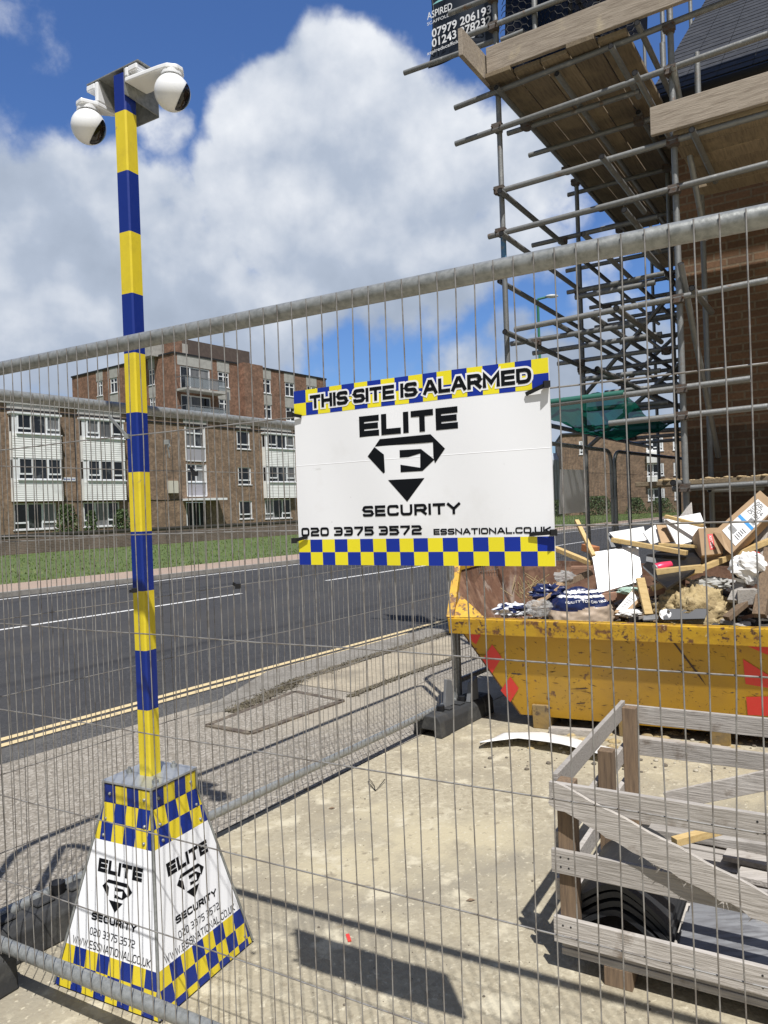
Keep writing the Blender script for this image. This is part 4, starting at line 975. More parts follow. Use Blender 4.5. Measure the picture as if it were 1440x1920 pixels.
# ------------------------------------------------------------------ new house and scaffold
HU = Vector((.844, -.537, 0)).normalized(); HV = Vector((.537, .844, 0)).normalized(); HA = math.atan2(HU.y, HU.x)
SA = Vector((1.139, 6.6, 0))
def S(a, b, z=0.0): return SA + HU * a + HV * b + Vector((0, 0, z))
def SPb(px, py, b):
    q = pl(px, py, S(0, b), HV); return ((q - SA).dot(HU), q.z)
def SPa(px, py, a):
    q = pl(px, py, S(a, 0), HU); return ((q - SA).dot(HV), q.z)
CA_, CB_ = 1.14, 1.6
house = empty('house', S(CA_, CB_), HA, 'new brown brick house with dark slate roof behind the scaffold', 'house')
EZ = SPb(1330, 152, CB_ - .32)[1]
WT = EZ - .16
mb = MB(); L1, L2 = 8.0, 8.0
mb.quad(S(CA_, CB_, 0), S(CA_ + L1, CB_, 0), S(CA_ + L1, CB_, WT), S(CA_, CB_, WT)); mb.quad(S(CA_, CB_ + L2, 0), S(CA_, CB_, 0), S(CA_, CB_, WT), S(CA_, CB_ + L2, WT))
mb.poly([S(CA_, CB_, WT), S(CA_, CB_ + L2 / 2, WT + L2 / 2 * .8), S(CA_, CB_ + L2, WT)][::-1])
mb.quad(S(CA_ + L1, CB_, 0), S(CA_ + L1, CB_ + L2, 0), S(CA_ + L1, CB_ + L2, WT), S(CA_ + L1, CB_, WT)); mb.quad(S(CA_ + L1, CB_ + L2, 0), S(CA_, CB_ + L2, 0), S(CA_, CB_ + L2, WT), S(CA_ + L1, CB_ + L2, WT))
mb.build('wall', BRICK_NEW, house)
fm = MB(); pbox(fm, lambda x, z, y: S(x, y, z), CA_ - .12, CA_ + L1, EZ - .24, EZ - .02, CB_ - .30, CB_ - .275); pbox(fm, lambda x, z, y: S(x, y, z), CA_ - .12, CA_ + L1, EZ - .24, EZ - .222, CB_ - .274, CB_ - .004)
fm.build('fascia', DARKTRIM, house)
gm = MB(); gm.tube([S(CA_ - .12, CB_ - .36, EZ - .07), S(CA_ + L1, CB_ - .36, EZ - .07)], .058, 12); gm.build('gutter', BLACK, house)
rm_ = MB(); slp = math.atan(.8); cs_, sn_ = math.cos(slp), math.sin(slp)
ncr = 27
for k in range(ncr):
    d0, d1_ = k * .20, k * .20 + .235
    lift0, lift1 = .009, .003
    def q(a, d, l): return S(a, CB_ - .36 + d * cs_ - l * sn_, EZ + d * sn_ + l * cs_)
    n_ = 28
    for j in range(n_):
        a0 = CA_ - .14 + (j + (.5 if k % 2 else 0)) * .30 - (.15 if k % 2 else 0) ; a1 = a0 + .296; a0 = max(a0, CA_ - .14)
        lj = random.uniform(0, .0015)
        v = [q(a0, d0, lift0 + lj), q(a1, d0, lift0 + lj), q(a1, d1_, lift1 + lj), q(a0, d1_, lift1 + lj)]
        v2 = [q(a0, d0, lift0 + lj - .008), q(a1, d0, lift0 + lj - .008)]
        rm_.poly(v); rm_.quad(v2[0], v2[1], v[1], v[0])
rm_.quad(q(CA_ - .14, 0, -.02), q(CA_ + L1, 0, -.02), q(CA_ + L1, ncr * .2, -.02), q(CA_ - .14, ncr * .2, -.02))
SLATEM = mat('roof_slates', (.046, .048, .054), .7, 0, [(2.2, (.034, .036, .041), .4, .65), (14, (.066, .069, .075), .5, .7)], (30, .2), spec=.15)
rm_.build('roof', SLATEM, house)

scf = empty('scaffold', S(0, 0), HA, 'tube and board scaffold round the corner of the new brick house', 'scaffold')
TR = .0242
def stube(name, pts, r=TR, m=STEEL, seg=10):
    mb = MB(); pts = [Vector(p) for p in pts]; mb.tube(pts, r, seg, caps=False)
    d = (pts[-1] - pts[0]).normalized()
    mb.tube([pts[0] + d * .002, pts[0] + d * .12], r * .8, seg, 1, caps=True); mb.tube([pts[-1] - d * .12, pts[-1] - d * .002], r * .8, seg, 1, caps=True)
    return mb.build(name, [m, DARKTRIM], scf)
joints = []
def std(px, py, b, z0, z1, name='standard'):
    a, _ = SPb(px, py, b); joints.append((a, b)); stube(name, [S(a, b, z0), S(a, b, z1)]); return a
BLUEP = mat('blue_painted_tube', (.10, .24, .42), .5, .1, [(20, (.25, .26, .27), .5, .6)])
stube('standard', [S(0, 0, 0), S(0, 0, 3.55)]); stube('standard', [S(0, 0, 3.551), S(0, 0, 3.9)], TR * 1.02, BLUEP); stube('standard', [S(0, 0, 3.901), S(0, 0, 7.2)])
aB = SPb(1272, 500, 0)[0]
stube('standard', [S(aB, 0, 0), S(aB, 0, 7.2)])
for b in (2.16, 3.98, 5.8): stube('standard', [S(0, b, 0), S(0, b, 8.6)])
for b in (2.4, 4.2): stube('standard', [S(.93, b, 0), S(.93, b, 8.4)])
aD = SPb(1332, 850, 1.3)[0]; stube('standard', [S(aD, 1.3, 0), S(aD, 1.3, 4.3)])
def coup(p, ax=0):
    m = MB(); p = Vector(p)
    m.tube([p - Vector((0, 0, .032)), p + Vector((0, 0, .032))], .035, 10)
    m.bar(p - HU * .045 - HV * .036, p + HU * .045 - HV * .036, .05, .062)
    m.tube([p + HU * .035 - HV * .03, p + HU * .035 - HV * .085], .008, 6); m.tube([p - HU * .035 - HV * .03, p - HU * .035 - HV * .08], .008, 6)
    m.build('coupler', RUSTY, scf)
def ledger(x0, y0, x1, y1, b=-.05, name='ledger', cp=(0, 1)):
    a0, z0 = SPb(x0, y0, b); a1, z1 = SPb(x1, y1, b); z = (z0 + z1) / 2
    dz = max(-.04, min(.04, (z1 - z0) / 2)); stube(name, [S(a0, b, z - dz), S(a1, b, z + dz)])
    if b < .01:
        for k, aa in ((0, 0.0), (1, aB)):
            if k in cp and min(a0, a1) - .05 < aa < max(a0, a1) + .05: coup(S(aa, -.012, z))
    return z
zT1 = ledger(853, 212, 1440, -40)
zT2 = ledger(854, 270, 1440, 64)
zT3 = ledger(946, 356, 1440, 212)
zT4 = ledger(916, 444, 1440, 307)
zT5 = ledger(965, 618, 1440, 525)
zT6 = ledger(1000, 763, 1407, 710)
zT7 = ledger(1142, 794, 1440, 762)
zT8 = ledger(1261, 917, 1440, 906)
ledger(842, 26, 984, -30, -.05); ledger(873, 68, 1080, -12, -.05); ledger(940, 76, 982, 59, -.05)
zBT = ledger(758, 137, 934, 74, .11)
def transom(x0, y0, x1, y1, a, name='transom'):
    b0, z0 = SPa(x0, y0, a); b1, z1 = SPa(x1, y1, a); z = (z0 + z1) / 2
    stube(name, [S(a, b0, z), S(a, b1, z)]); return z
def tr(a, b0, b1, z, name='transom'): stube(name, [S(a, b0, z), S(a, b1, z)])
for z in (zT1 - .055, zT3 - .055, zT4 - .055, zT5 - .055): tr(.05, -.16, 5.9, z, 'ledger')
for z in (zT1 - .055, zT4 - .055): tr(.96, 1.0, 5.4, z, 'ledger')
tr(.55, -.05, 4.4, zT1 - .055, 'ledger')
for z in (zT5 + .44, zT6 - .06): tr(-.05, .0, 5.6, z, 'ledger')
# stubs that stick out towards us beside the near standard
for (px, py, ln, dz) in ((1128, 293, 1.4, 0), (1145, 86, .9, 0), (1190, 136, 1.5, 0), (1194, 42, 1.6, 0), (1155, 577, 1.6, 0), (1297, 243, 1.1, 0), (1297, 540, .9, 0), (1170, 393, 1.2, 0)):
    a, z = SPb(px, py, -.2); tr(a, -.2, -.2 + ln, z)
a, z = SPb(1330, 918, .2); stube('transom', [S(a, .2, z), S(a + .32, .75, z)])
a, z = SPb(1262, 905, -.22); tr(a, -.22, 1.4, z)
# transoms across the left bay, lift by lift
for b in (.55, 1.1, 1.7, 2.3, 2.95, 3.6, 4.3): stube('transom', [S(-.15, b, zT1 - .105), S(1.08, b, zT1 - .105)])
for b in (.62, 1.2, 1.95, 2.7, 3.3, 4.0, 4.7): stube('transom', [S(-.22 if b < 3 else -.1, b, zT5 + .01), S(1.06, b, zT5 + .01)])
for b in (.9, 2.25, 3.1, 3.9): stube('transom', [S(-.18, b, zT4 + .02), S(1.06, b, zT4 + .02)])
for b in (1.5, 2.6, 3.7): stube('transom', [S(-.3, b, zT3 + .01), S(1.0, b, zT3 + .01)])
for b in (2.22, 3.3, 4.1, 5.0): stube('transom', [S(-.2, b, zT6 - .02), S(1.0, b, zT6 - .02)])
for b in (2.22, 4.04): 
    for z in (zT1 - .055, zT4 - .055, zT5 - .055): coup(S(0, b - .06, z))
for b, z in ((.62, zT5), (1.95, zT5), (2.7, zT5), (4.0, zT5), (.9, zT4), (3.1, zT4), (1.5, zT3), (.55, zT1 - .08), (1.7, zT1 - .08), (2.95, zT1 - .08), (2.22, zT6), (4.1, zT6)): coup(S(.05, b, z - .02))
for b, z in ((1.95, zT5), (4.0, zT5), (2.25, zT4), (3.1, zT4), (1.1, zT1 - .08), (2.3, zT1 - .08)): coup(S(.95, b, z - .02))
for b, z in ((.9, zT5 + .42), (1.6, zT5 + .42), (2.4, zT5 + .45), (3.4, zT5 + .44), (1.0, zT6 + .34), (1.8, zT6 + .30), (2.6, zT6 + .36), (3.6, zT6 + .30), (1.3, zT4 - .26), (2.9, zT4 - .30), (1.3, zT6 + .08)):
    stube('transom', [S((.36 if b < 2.3 else .12) - .12 * random.random(), b, z), S(1.08, b, z + random.uniform(-.02, .02))])
for a, z in ((.34, zT5 + .06), (.68, zT5 + .06), (.62, zT4 - .055), (.70, zT6 + .30)): tr(a, .3, 4.9, z, 'ledger')
# braces
stube('brace', [S(.98, 2.2, zT4 - .2), S(-.05, 2.28, zT5 - .35)]); stube('brace', [S(-.05, 4.05, zT6 + .7), S(1.0, 4.05, zT4)])
stube('brace', [S(1.0, 2.32, zT5 - .1), S(-.05, 2.32, zT6 - .25)])
def rake(x0, y0, b0, x1, y1, b1):
    a0, z0 = SPb(x0, y0, b0); a1, z1 = SPb(x1, y1, b1); stube('brace', [S(a0, b0, z0), S(a1, b1, z1)])
rake(1262, 122, -.08, 1323, 450, .85); rake(1276, 494, -.1, 1347, 856, 1.2)
for (px, y0, y1, b) in ((1244, 80, 148, .9), (1310, 98, 205, .55), (1005, -20, 96, -.01)):
    a, z0 = SPb(px, y1, b); _, z1 = SPb(px, y0, b); stube('guard_post', [S(a, b, z0), S(a, b, z1)])
stube('guard_post', [S(.02, 2.16, 8.6), S(.02, 2.16, 8.61)])
for z in (7.4, 7.9): stube('ledger', [S(-.05, 1.5, z), S(-.05, 6.0, z)])
# boards
zb = zT1 + .03
for k in range(5):
    mb = MB(); a0 = -.03 + k * .237; e0 = random.uniform(-.22, -.12)
    mb.prism([S(a0, e0, zb), S(a0 + .227, e0, zb), S(a0 + .227, e0, zb + .038), S(a0, e0, zb + .038)], HV * (4.7 - random.uniform(0, .3)))
    mb.build('scaffold_board', BOARD, scf, bevel=.003)
for k in range(4):
    mb = MB(); a0 = -.03 + k * .237
    mb.prism([S(a0, 4.75, zb), S(a0 + .227, 4.75, zb), S(a0 + .227, 4.75, zb + .038), S(a0, 4.75, zb + .038)], HV * 1.6); mb.build('scaffold_board', BOARD, scf)
def board_u(name, a0, a1, b, z, th, hh, m):
    mb = MB(); mb.prism([S(a0, b, z), S(a0, b + th, z), S(a0, b + th, z + hh), S(a0, b, z + hh)], HU * (a1 - a0)); return mb.build(name, m, scf, bevel=.004)
board_u('toe_board', -.02, 2.6, -.19, zb + .040, .038, .225, TOEB)
mb = MB(); p0 = S(-.075, -.62, zb + .0); mb.prism([p0, p0 + HU * .038, p0 + HU * .038 + Vector((0,0,.225)), p0 + Vector((0,0,.225))], HV * .72); mb.build('toe_board', TOEB, scf, bevel=.004)
az, zz1 = SPb(1222, 258, -.10)
board_u('toe_board', az, 5.5, -.14, zz1, .04, .215, TOEB)
for k in range(6): board_u('scaffold_board', az + random.uniform(0, .12) + .1, 5.2, -.07 + k * .236, zT3 + .03 + .0015 * k, .226, .038, BOARD)
zlow = zT8 + .03
for k in range(4): board_u('scaffold_board', aD - .5 + .1 * random.random(), 4.6, .35 + k * .236, zlow, .226, .038, BOARD)
for k in range(3): board_u('scaffold_board', aB - .2, 4.6, .35 + k * .236, zT3 - .45 - .9 - 5 if False else zT6 + 4.6, .226, .038, BOARD)
# mortar droppings on the low boards
mb = MB()
for k in range(120): 
    mb.sphere(S(random.uniform(aD - .3, 3.2), random.uniform(.35, .9), zlow + .045), random.uniform(.008, .03), 6, 4, 0, (1.3, 1, .5))
tag(mb.build('mortar_crumbs', mat('mortar_crumb', (.40, .30, .17), .95)), 'pale mortar crumbs lying along the low scaffold board', 'crumbs', kind='stuff')
# banner
bB = .13
def BP(px, py): 
    q_ = pl(px, py, S(0, bB), HV); return q_
ba0, bz1 = SPb(796, -60, bB); ba1, _ = SPb(931, 20, bB); bz0 = SPb(860, 106, bB)[1]
bn = empty('banner', S((ba0 + ba1) / 2, bB, bz0), HA, 'navy scaffolding firm banner with white phone numbers hung high on the scaffold tubes', 'banner')
mb = MB()
def bsurf(u, v):
    a = ba0 + (ba1 - ba0) * u; ed = -.05 * math.sin(v * math.pi) if u < .02 else 0
    return S(a - ed + .03 * (1 - u) * math.sin(v * 3.1), bB + .012 * math.sin(u * 9 + v * 2), bz0 + (bz1 - bz0) * v)
mb.grid(bsurf, 24, 16); mb.build('sheet', NAVY, bn, solid=.003)
def btext(txt, x0, y0, x1, y1, hpx, off=.012, nm='lettering', m=LETW):
    a0, z0 = SPb(x0, y0, bB); a1, z1 = SPb(x1, y1, bB); _, zt = SPb(x0, y0 - hpx, bB)
    z = (z0 + z1) / 2; h_ = (zt - z0)
    org = S(a0, bB - .022, z)
    M = Matrix(((HU.x, 0, -HV.x, org.x), (HU.y, 0, -HV.y, org.y), (0, 1, 0, org.z), (0, 0, 0, 1)))
    bold_text(txt, h_ / .70, m, nm, bn, M, off * h_, (a1 - a0))
btext('ASPIRED', 803, 38, 850, 21, 13); btext('SCAFFOLDING', 803, 49, 862, 27, 6, .0)
btext('07979 206193', 812, 72, 923, 27, 15, .03); btext('01243 278232', 812, 90, 923, 47, 15, .03)
btext('aspiredscaffolding@gmail.com', 803, 104, 931, 56, 6.5, .01)
sw = MB(); sw.poly([BP(812, 12) - HV * .02, BP(835, 1) - HV * .02, BP(838, -6) - HV * .02, BP(820, 5) - HV * .02][::-1]); sw.build('swoosh', mat('teal_swoosh', (.25, .55, .55), .5), bn)
# black debris netting behind the toe board
nbm = empty('debris_netting', S(.6, .2, zb + .05), HA, 'black debris netting with a hexagon weave bunched behind the upper toe board', 'netting')
mb = MB()
def nsurf(u, v):
    a = .03 + 1.22 * u; z = zb + .06 + 1.5 * v
    return S(a, .10 + .10 * math.sin(u * 7 + v * 3) + .05 * math.sin(u * 17 - v * 5), z)
mb.grid(nsurf, 40, 30); mb.build('net_sheet', NETB, nbm)
mb = MB(); hx = .034
for i in range(22):
    for j in range(26):
        cx_, cz_ = i * hx * 1.5, j * hx * 1.732 + (hx * .866 if i % 2 else 0)
        P6 = [nsurf(min((cx_ + hx * math.cos(t)) / 1.15, 1.02), (cz_ + hx * math.sin(t)) / 1.5) - HV * .02 for t in (0, math.pi/3, 2*math.pi/3, math.pi)]
        for k in range(3): mb.bar(P6[k], P6[k+1], .0042, .0042)
mb.build('net_cords', WIREB, nbm)
# green netting slung under the lift
gn = empty('debris_netting', S(.3, 1, zT6), HA, 'green debris netting slung under the left lift above the far flats', 'netting')
mb = MB()
aG0 = SPb(1000, 763, -.05)[0]; aG1 = SPb(1170, 740, -.05)[0]
def gsurf(u, v):
    a = aG0 + (1.02 - aG0) * u if v > .5 else aG0 + (aG1 + (1.02 - aG1) * v * 1.6 - aG0) * u
    z = zT6 + .02 - (.24 * math.sin(min(v * 1.05, 1) * math.pi) ** .8) * (.55 + .45 * math.sin(u * math.pi * .9 + .3)) - v * .02 + .06 * mnoise.noise(Vector((u * 5, v * 5, 2))) + .035 * abs(mnoise.noise(Vector((u * 13 + v * 4, v * 9, 5))))
    return S(a, -.05 + 2.7 * v, z)
mb.grid(gsurf, 40, 30); mb.build('net_sheet', NETG, gn)
mb = MB(); mb.tube([S(aG0, -.05, zT6 + .004), S(aG1, -.05, zT6 + .012)], TR + .004, 10); mb.build('net_wrap', mat('green_wrap', (.02, .12, .09), .6), gn)
# white sheet tied to the far fence
m_ = MB(); cs4 = [pl(x, y, P3 - Vector((d3.y, -d3.x, 0)) * -.03, Vector((-d3.y, d3.x, 0))) for x, y in ((1050, 880), (1100, 881), (1100, 960), (1048, 964))]
m_.prism(cs4, Vector((d3.y, -d3.x, 0)) * .004); tag(m_.build('plastic_sheet', PAPER, loc=cs4[3]), 'plain white sheet hanging on the mesh fence right of the alarm sign', 'sheet')

# ------------------------------------------------------------------ skip
DUSTY = mat('dusty_yellow', (.30, .20, .07), .8, 0, [(9, (.20, .15, .08), .42, .62), (20, (.10, .07, .045), .58, .66)], (30, .3))
K0 = G(845, 1158, .74); K0.z = 0
KX = Vector((.8985, -.439, 0)).normalized(); KY = Vector((.439, .8985, 0)).normalized(); KA = math.atan2(KX.y, KX.x)
def KP(x, y, z): return K0 + KX * x + KY * y + Vector((0, 0, z))
SL_, SW_, ZR_, ZE = 2.9, 1.02, .74, 1.06
XI, YI, ZB0 = .40, .18, .075
sk = empty('skip', K0, KA, 'yellow steel builders skip heaped with rubbish, worn paint and red chevrons', 'skip')
def plate(mb, pts, n, t=.012, mi=0):
    mb.prism(pts, Vector(n).normalized() * t, mi)
fr_ = MB(); plate(fr_, [KP(XI, YI, ZB0), KP(SL_ - XI, YI, ZB0), KP(SL_, .012, ZR_), KP(0, .012, ZR_)], KY); fr_.build('front_side', SKIP_Y, sk)
bk_ = MB(); plate(bk_, [KP(XI, SW_ - YI, ZB0), KP(SL_ - XI, SW_ - YI, ZB0), KP(SL_, SW_, ZR_), KP(SL_, SW_, ZE - .1), KP(.0, SW_, ZE), KP(0, SW_, ZR_)], KY); bk_.build('back_side', RUST, sk)
for x0, xi, sg_ in ((0, XI, 1), (SL_, SL_ - XI, -1)):
    e_ = MB(); o2 = -.05 * sg_
    plate(e_, [KP(xi, YI, ZB0), KP(xi, SW_ - YI, ZB0), KP(x0, SW_, ZR_), KP(x0 + o2, SW_, ZE), KP(x0 + o2, .30, ZE), KP(x0, .012, ZR_)], KX * sg_); e_.build('end_plate', [RUST], sk)
    r_ = MB(); r_.bar(KP(x0, .0, ZR_ - .01), KP(x0 + o2, .30, ZE), .05, .05); r_.bar(KP(x0 + o2, .30, ZE), KP(x0 + o2, SW_, ZE), .05, .05); r_.build('end_rim', SKIP_RIM, sk)
fl_ = MB(); fl_.prism([KP(XI, YI, ZB0), KP(SL_ - XI, YI, ZB0), KP(SL_ - XI, SW_ - YI, ZB0), KP(XI, SW_ - YI, ZB0)], (0, 0, .012)); fl_.build('floor_plate', RUST, sk)
rim = MB()
rim.prism([KP(-.01, -.035, ZR_), KP(-.01, .055, ZR_), KP(-.01, .055, ZR_ - .012), KP(-.01, -.02, ZR_ - .014), KP(-.01, -.008, ZR_ - .085), KP(-.01, .002, ZR_ - .105), KP(-.01, -.012, ZR_ - .105), KP(-.01, -.032, ZR_ - .02)], KX * (SL_ + .02))
rim.poly([KP(0, .0, ZR_ + .002), KP(.22, .055, ZR_ + .002), KP(.02, .16, ZR_ + .13)])
rim.build('rim', SKIP_RIM, sk, bevel=.004)
for x in (.50, 1.05, 1.58, 2.2):
    f_ = MB(); f_.prism([KP(x, YI - .03, 0), KP(x + .11, YI - .03, 0), KP(x + .11, YI - .05, .16), KP(x, YI - .05, .16)], KY * .30); f_.build('foot', DUSTY, sk, bevel=.004)
lift = MB(); lift.cyl(KP(.12, -.002, .52) , KP(.12, -.05, .52), .03, 16)
fpl = (KP(0, .012, ZR_), (KP(1, .012, ZR_) - KP(0, .012, ZR_)).cross(KP(XI, YI, ZB0) - KP(0, .012, ZR_)))
def FPX(x, y): return pl(x, y, fpl[0], fpl[1])
fno = fpl[1].normalized(); fno = fno if fno.y < 0 else -fno
cm_ = MB()
for pg in ([(873, 1178), (908, 1177), (893, 1208), (886, 1203)], [(923, 1208), (941, 1232), (923, 1262), (905, 1236)], [(957, 1268), (973, 1290), (957, 1316), (939, 1294)],
           [(1390, 1196), (1445, 1198), (1445, 1230), (1395, 1208)], [(1393, 1235), (1445, 1268), (1445, 1290), (1398, 1282)], [(1399, 1306), (1445, 1305), (1445, 1342), (1402, 1340)]):
    cm_ = MB(); cm_.poly([FPX(x, y) + fno * .004 for x, y in pg]); cm_.build('reflective_marking', RED, sk)
# scratches and dents where the paint is gone
scm = MB()
for k in range(430):
    if k % 3: x, y = random.uniform(900, 1440), random.uniform(1200, 1375)
    else:
        q_ = random.choice(((1075, 1290), (1085, 1320), (1180, 1225), (1285, 1250), (1275, 1300), (1395, 1330), (960, 1270), (1340, 1210))); x, y = random.gauss(q_[0], 16), random.gauss(q_[1], 9)
    if x < 880 + (y - 1180) * .52 + 20: continue
    L_ = random.choice((2, 3, 4, 5, 7, 14)); a = random.gauss(.1, .5) + (1.2 if random.random() < .25 else 0); w = random.uniform(.25, .7)
    dx, dy = math.cos(a) * L_, math.sin(a) * L_
    pg = [(x, y - w), (x + dx * .5, y + dy * .5 - w * random.uniform(.4, 1.6)), (x + dx, y + dy), (x + dx * .5, y + dy * .5 + w * random.uniform(.4, 1.5))]
    scm.poly([FPX(*q_) + fno * .0022 for q_ in pg])
for pg in ([(1252, 1192), (1256, 1192), (1310, 1262), (1324, 1285), (1318, 1278), (1300, 1255)], [(1068, 1292), (1098, 1289), (1104, 1291), (1090, 1292.5)], [(1082, 1318), (1098, 1316.5), (1096, 1319), (1080, 1320)]):
    scm.poly([FPX(*q_) + fno * .0025 for q_ in pg])
so_ = scm.build('paint_scrape', mat('bare_rust', (.075, .045, .03), .8, 0, [(30, (.12, .07, .04), .5, .7)]), sk); so_['kind'] = 'stuff'
def Yf(px): return 5.033 - (px - 845) / 595 * .83
def D(px, py, d): return at(px, py, Yf(px) + d)
# contents
rb = MB()
def rsurf(u, v):
    x = .16 + u * (SL_ - .32); y = .07 + v * (SW_ - .12)
    z = .60 + .17 * math.sin(min(u * 1.6, 1) * math.pi / 2) * (.3 + v) + .07 * mnoise.noise(Vector((x * 5, y * 5, 1))) + .04 * mnoise.noise(Vector((x * 17, y * 17, 4)))
    z = min(z, .66 + .32 * v) if u > .1 else z - .1
    return KP(x, y, z)
rb.grid(rsurf, 70, 30)
pal = [mat('rubble_dark', (.045, .04, .035), .95, 0, [(12, (.12, .10, .08), .5, .65), (30, (.25, .22, .17), .62, .7)], (25, 1)), WOODB, CARD, PAPER, DSLATE, WOODR, WOODG]
for k in range(260):
    u, v = random.random(), random.random() ** .8; p = rsurf(u, v) + Vector((0, 0, random.uniform(0, .05)))
    a = random.uniform(0, 6.28); d_ = Vector((math.cos(a), math.sin(a), random.uniform(-.4, .5))).normalized() * random.uniform(.03, .13)
    rb.bar(p - d_, p + d_, random.uniform(.012, .06), random.uniform(.006, .03), mi=random.choice((1, 1, 2, 3, 4, 4, 5, 6, 6)))
pal.append(WOODY)
for k in range(110):
    u, v = random.uniform(.05, .95), random.uniform(.35, 1); p = rsurf(u, v) + Vector((0, 0, random.uniform(.01, .12)))
    a = random.uniform(0, 6.28); d_ = Vector((math.cos(a), math.sin(a), random.uniform(-.5, .6))).normalized() * random.uniform(.08, .24)
    rb.bar(p - d_, p + d_, random.uniform(.012, .04), random.uniform(.006, .02), mi=random.choice((7, 7, 1, 5, 6, 2, 3)))
tag(rb.build('rubble', pal), 'mixed splinters, scraps and rubble filling the yellow skip', 'rubble', kind='stuff')
def slab(name, cs, th, m, label, cat, bevel=.002, group=None):
    P4 = [D(*c) for c in cs[:3]]; n = (P4[1] - P4[0]).cross(P4[2] - P4[0]).normalized()
    P4 += [pl(c[0], c[1], P4[0], n) for c in cs[3:]]
    if n.dot(P4[0] - EYE) < 0: n = -n
    mb = MB(); mb.prism(P4, n * th); o = mb.build(name, m, loc=P4[0], bevel=bevel); tag(o, label, cat, group); return o, P4, n
def timber(cs, w, h, m, label, name='timber', group='timber offcuts in the skip'):
    p, q_ = D(*cs[0]), D(*cs[1]); mb = MB(); mb.bar(p, q_, w, h); o = mb.build(name, m, loc=p, bevel=.002); return tag(o, label, 'timber', group)
slab('door_panel', [(1109, 1035, .42), (1197, 1026, .50), (1206, 1088, .36), (1122, 1112, .28)], .03, WHT, 'glossy white cabinet panel leaning upright in the skip', 'panel')
slab('panel_edge', [(1106, 1036, .43), (1183, 1024, .52), (1184, 1032, .48), (1109, 1042, .42)], .02, WHT, 'narrow white strip along the top of the white cabinet panel', 'strip')
slab('plasterboard', [(1245, 974, .62), (1313, 961, .78), (1331, 1006, .62), (1270, 1023, .48)], .012, PAPER, 'largest white plasterboard sheet at the back of the skip', 'board')
slab('plasterboard', [(1142, 998, .75), (1207, 987, .85), (1213, 1013, .7), (1160, 1018, .66)], .012, PAPER, 'white plasterboard sheet lying behind the cabinet panel', 'board')
slab('plasterboard', [(1206, 998, .62), (1229, 983, .72), (1240, 1014, .58), (1221, 1021, .55)], .012, PAPER, 'small tilted white board between two larger white boards', 'board')
slab('cardboard_sheet', [(1231, 984, .66), (1254, 984, .7), (1264, 1015, .56), (1240, 1019, .55)], .008, CARD, 'flat tan cardboard piece between the white boards', 'cardboard')
slab('grey_board', [(1137, 1000, .78), (1160, 996, .8), (1166, 1025, .68), (1146, 1026, .66)], .02, GREY, 'grey board edge at the back left of the rubbish', 'board')
slab('slate_offcut', [(1268, 976, .95), (1296, 941, 1.0), (1298, 968, .9), (1285, 978, .85)], .01, WOODG, 'pale brown pointed offcut in front of the brick wall', 'offcut')
slab('black_plastic_sheet', [(1205, 1060, .34), (1230, 1035, .5), (1318, 1022, .55), (1312, 1062, .4), (1250, 1102, .25)], .02, BLKSH, 'crumpled black plastic sheet in the middle of the skip', 'plastic sheet')
slab('grey_trim', [(1212, 1040, .46), (1224, 1038, .48), (1262, 1052, .40), (1260, 1061, .38), (1211, 1052, .43)], .02, GREY, 'grey plastic trim lying on the black sheet', 'trim')
slab('roof_slate', [(1250, 1141, .10), (1328, 1141, .12), (1322, 1160, .08), (1244, 1162, .06)], .008, DSLATE, 'dark slate lying flat just behind the front rim', 'slate')
slab('grey_scrap', [(1206, 1155, .10), (1232, 1151, .14), (1236, 1160, .08), (1206, 1162, .06)], .012, GREY, 'small grey scrap left of the white cup', 'scrap')
timber([(1081, 976, .62), (1113, 1042, .40)], .03, .022, WOODY, 'thin yellow batten sticking up at the left of the skip')
timber([(1148, 1012, .50), (1288, 1037, .38)], .045, .03, WOODY, 'pale yellow batten lying across the white boards')
timber([(1040, 1028, .62), (1108, 1056, .42)], .045, .03, WOODY, 'yellow batten just right of the sign, behind the cabinet panel')
timber([(1248, 968, .60), (1318, 986, .5)], .035, .022, WOODY, 'short yellow batten on top of the largest plasterboard')
timber([(1235, 1021, .48), (1325, 1026, .46)], .03, .02, WOODY, 'narrow yellow lath under the largest plasterboard')
timber([(1222, 1104, .25), (1462, 1006, .50)], .048, .034, WOODY, 'longest yellow timber running diagonally above the clay heap')
timber([(1230, 1074, .24), (1316, 1066, .30)], .06, .05, WOODY, 'short thick yellow timber in front of the black sheet')
timber([(1200, 1084, .20), (1216, 1152, .12)], .055, .02, WOODY, 'upright yellow plank right of the cardboard parcel')
timber([(1126, 1120, .26), (1254, 1106, .30)], .05, .05, WOODR, 'reddish timber below the white cabinet panel')
timber([(1072, 1064, .40), (1110, 1064, .36)], .035, .02, WOODR, 'short reddish stick left of the white cabinet panel')
timber([(1418, 1060, .45), (1446, 935, .65)], .07, .05, WOODG, 'weathered grey timber standing at the right by the long cardboard box')
timber([(1424, 1155, .12), (1446, 1030, .35)], .07, .05, WOODB, 'dark brown timber standing at the right picture edge')
timber([(1374, 1128, .2), (1392, 1088, .3)], .06, .03, WOODG, 'short grey stump right of the clay heap')
timber([(1384, 1118, .22), (1424, 1118, .22)], .10, .09, WOODG, 'broad weathered block below the white paper bag', 'wood_block')
timber([(1362, 1160, .1), (1400, 1128, .2)], .05, .03, WOODB, 'dark splintered stick right of the dark slate')
timber([(1096, 1026, .68), (1118, 1032, .6)], .06, .05, mat('brick_orange', (.42, .17, .07), .9), 'orange brick fragment behind the cabinet panel', 'brick_fragment', None)
timber([(1000, 1138, .16), (1052, 1094, .32)], .06, .02, CARD, 'tan cardboard strip slanting up at the left of the bag', 'cardboard_strip', None)
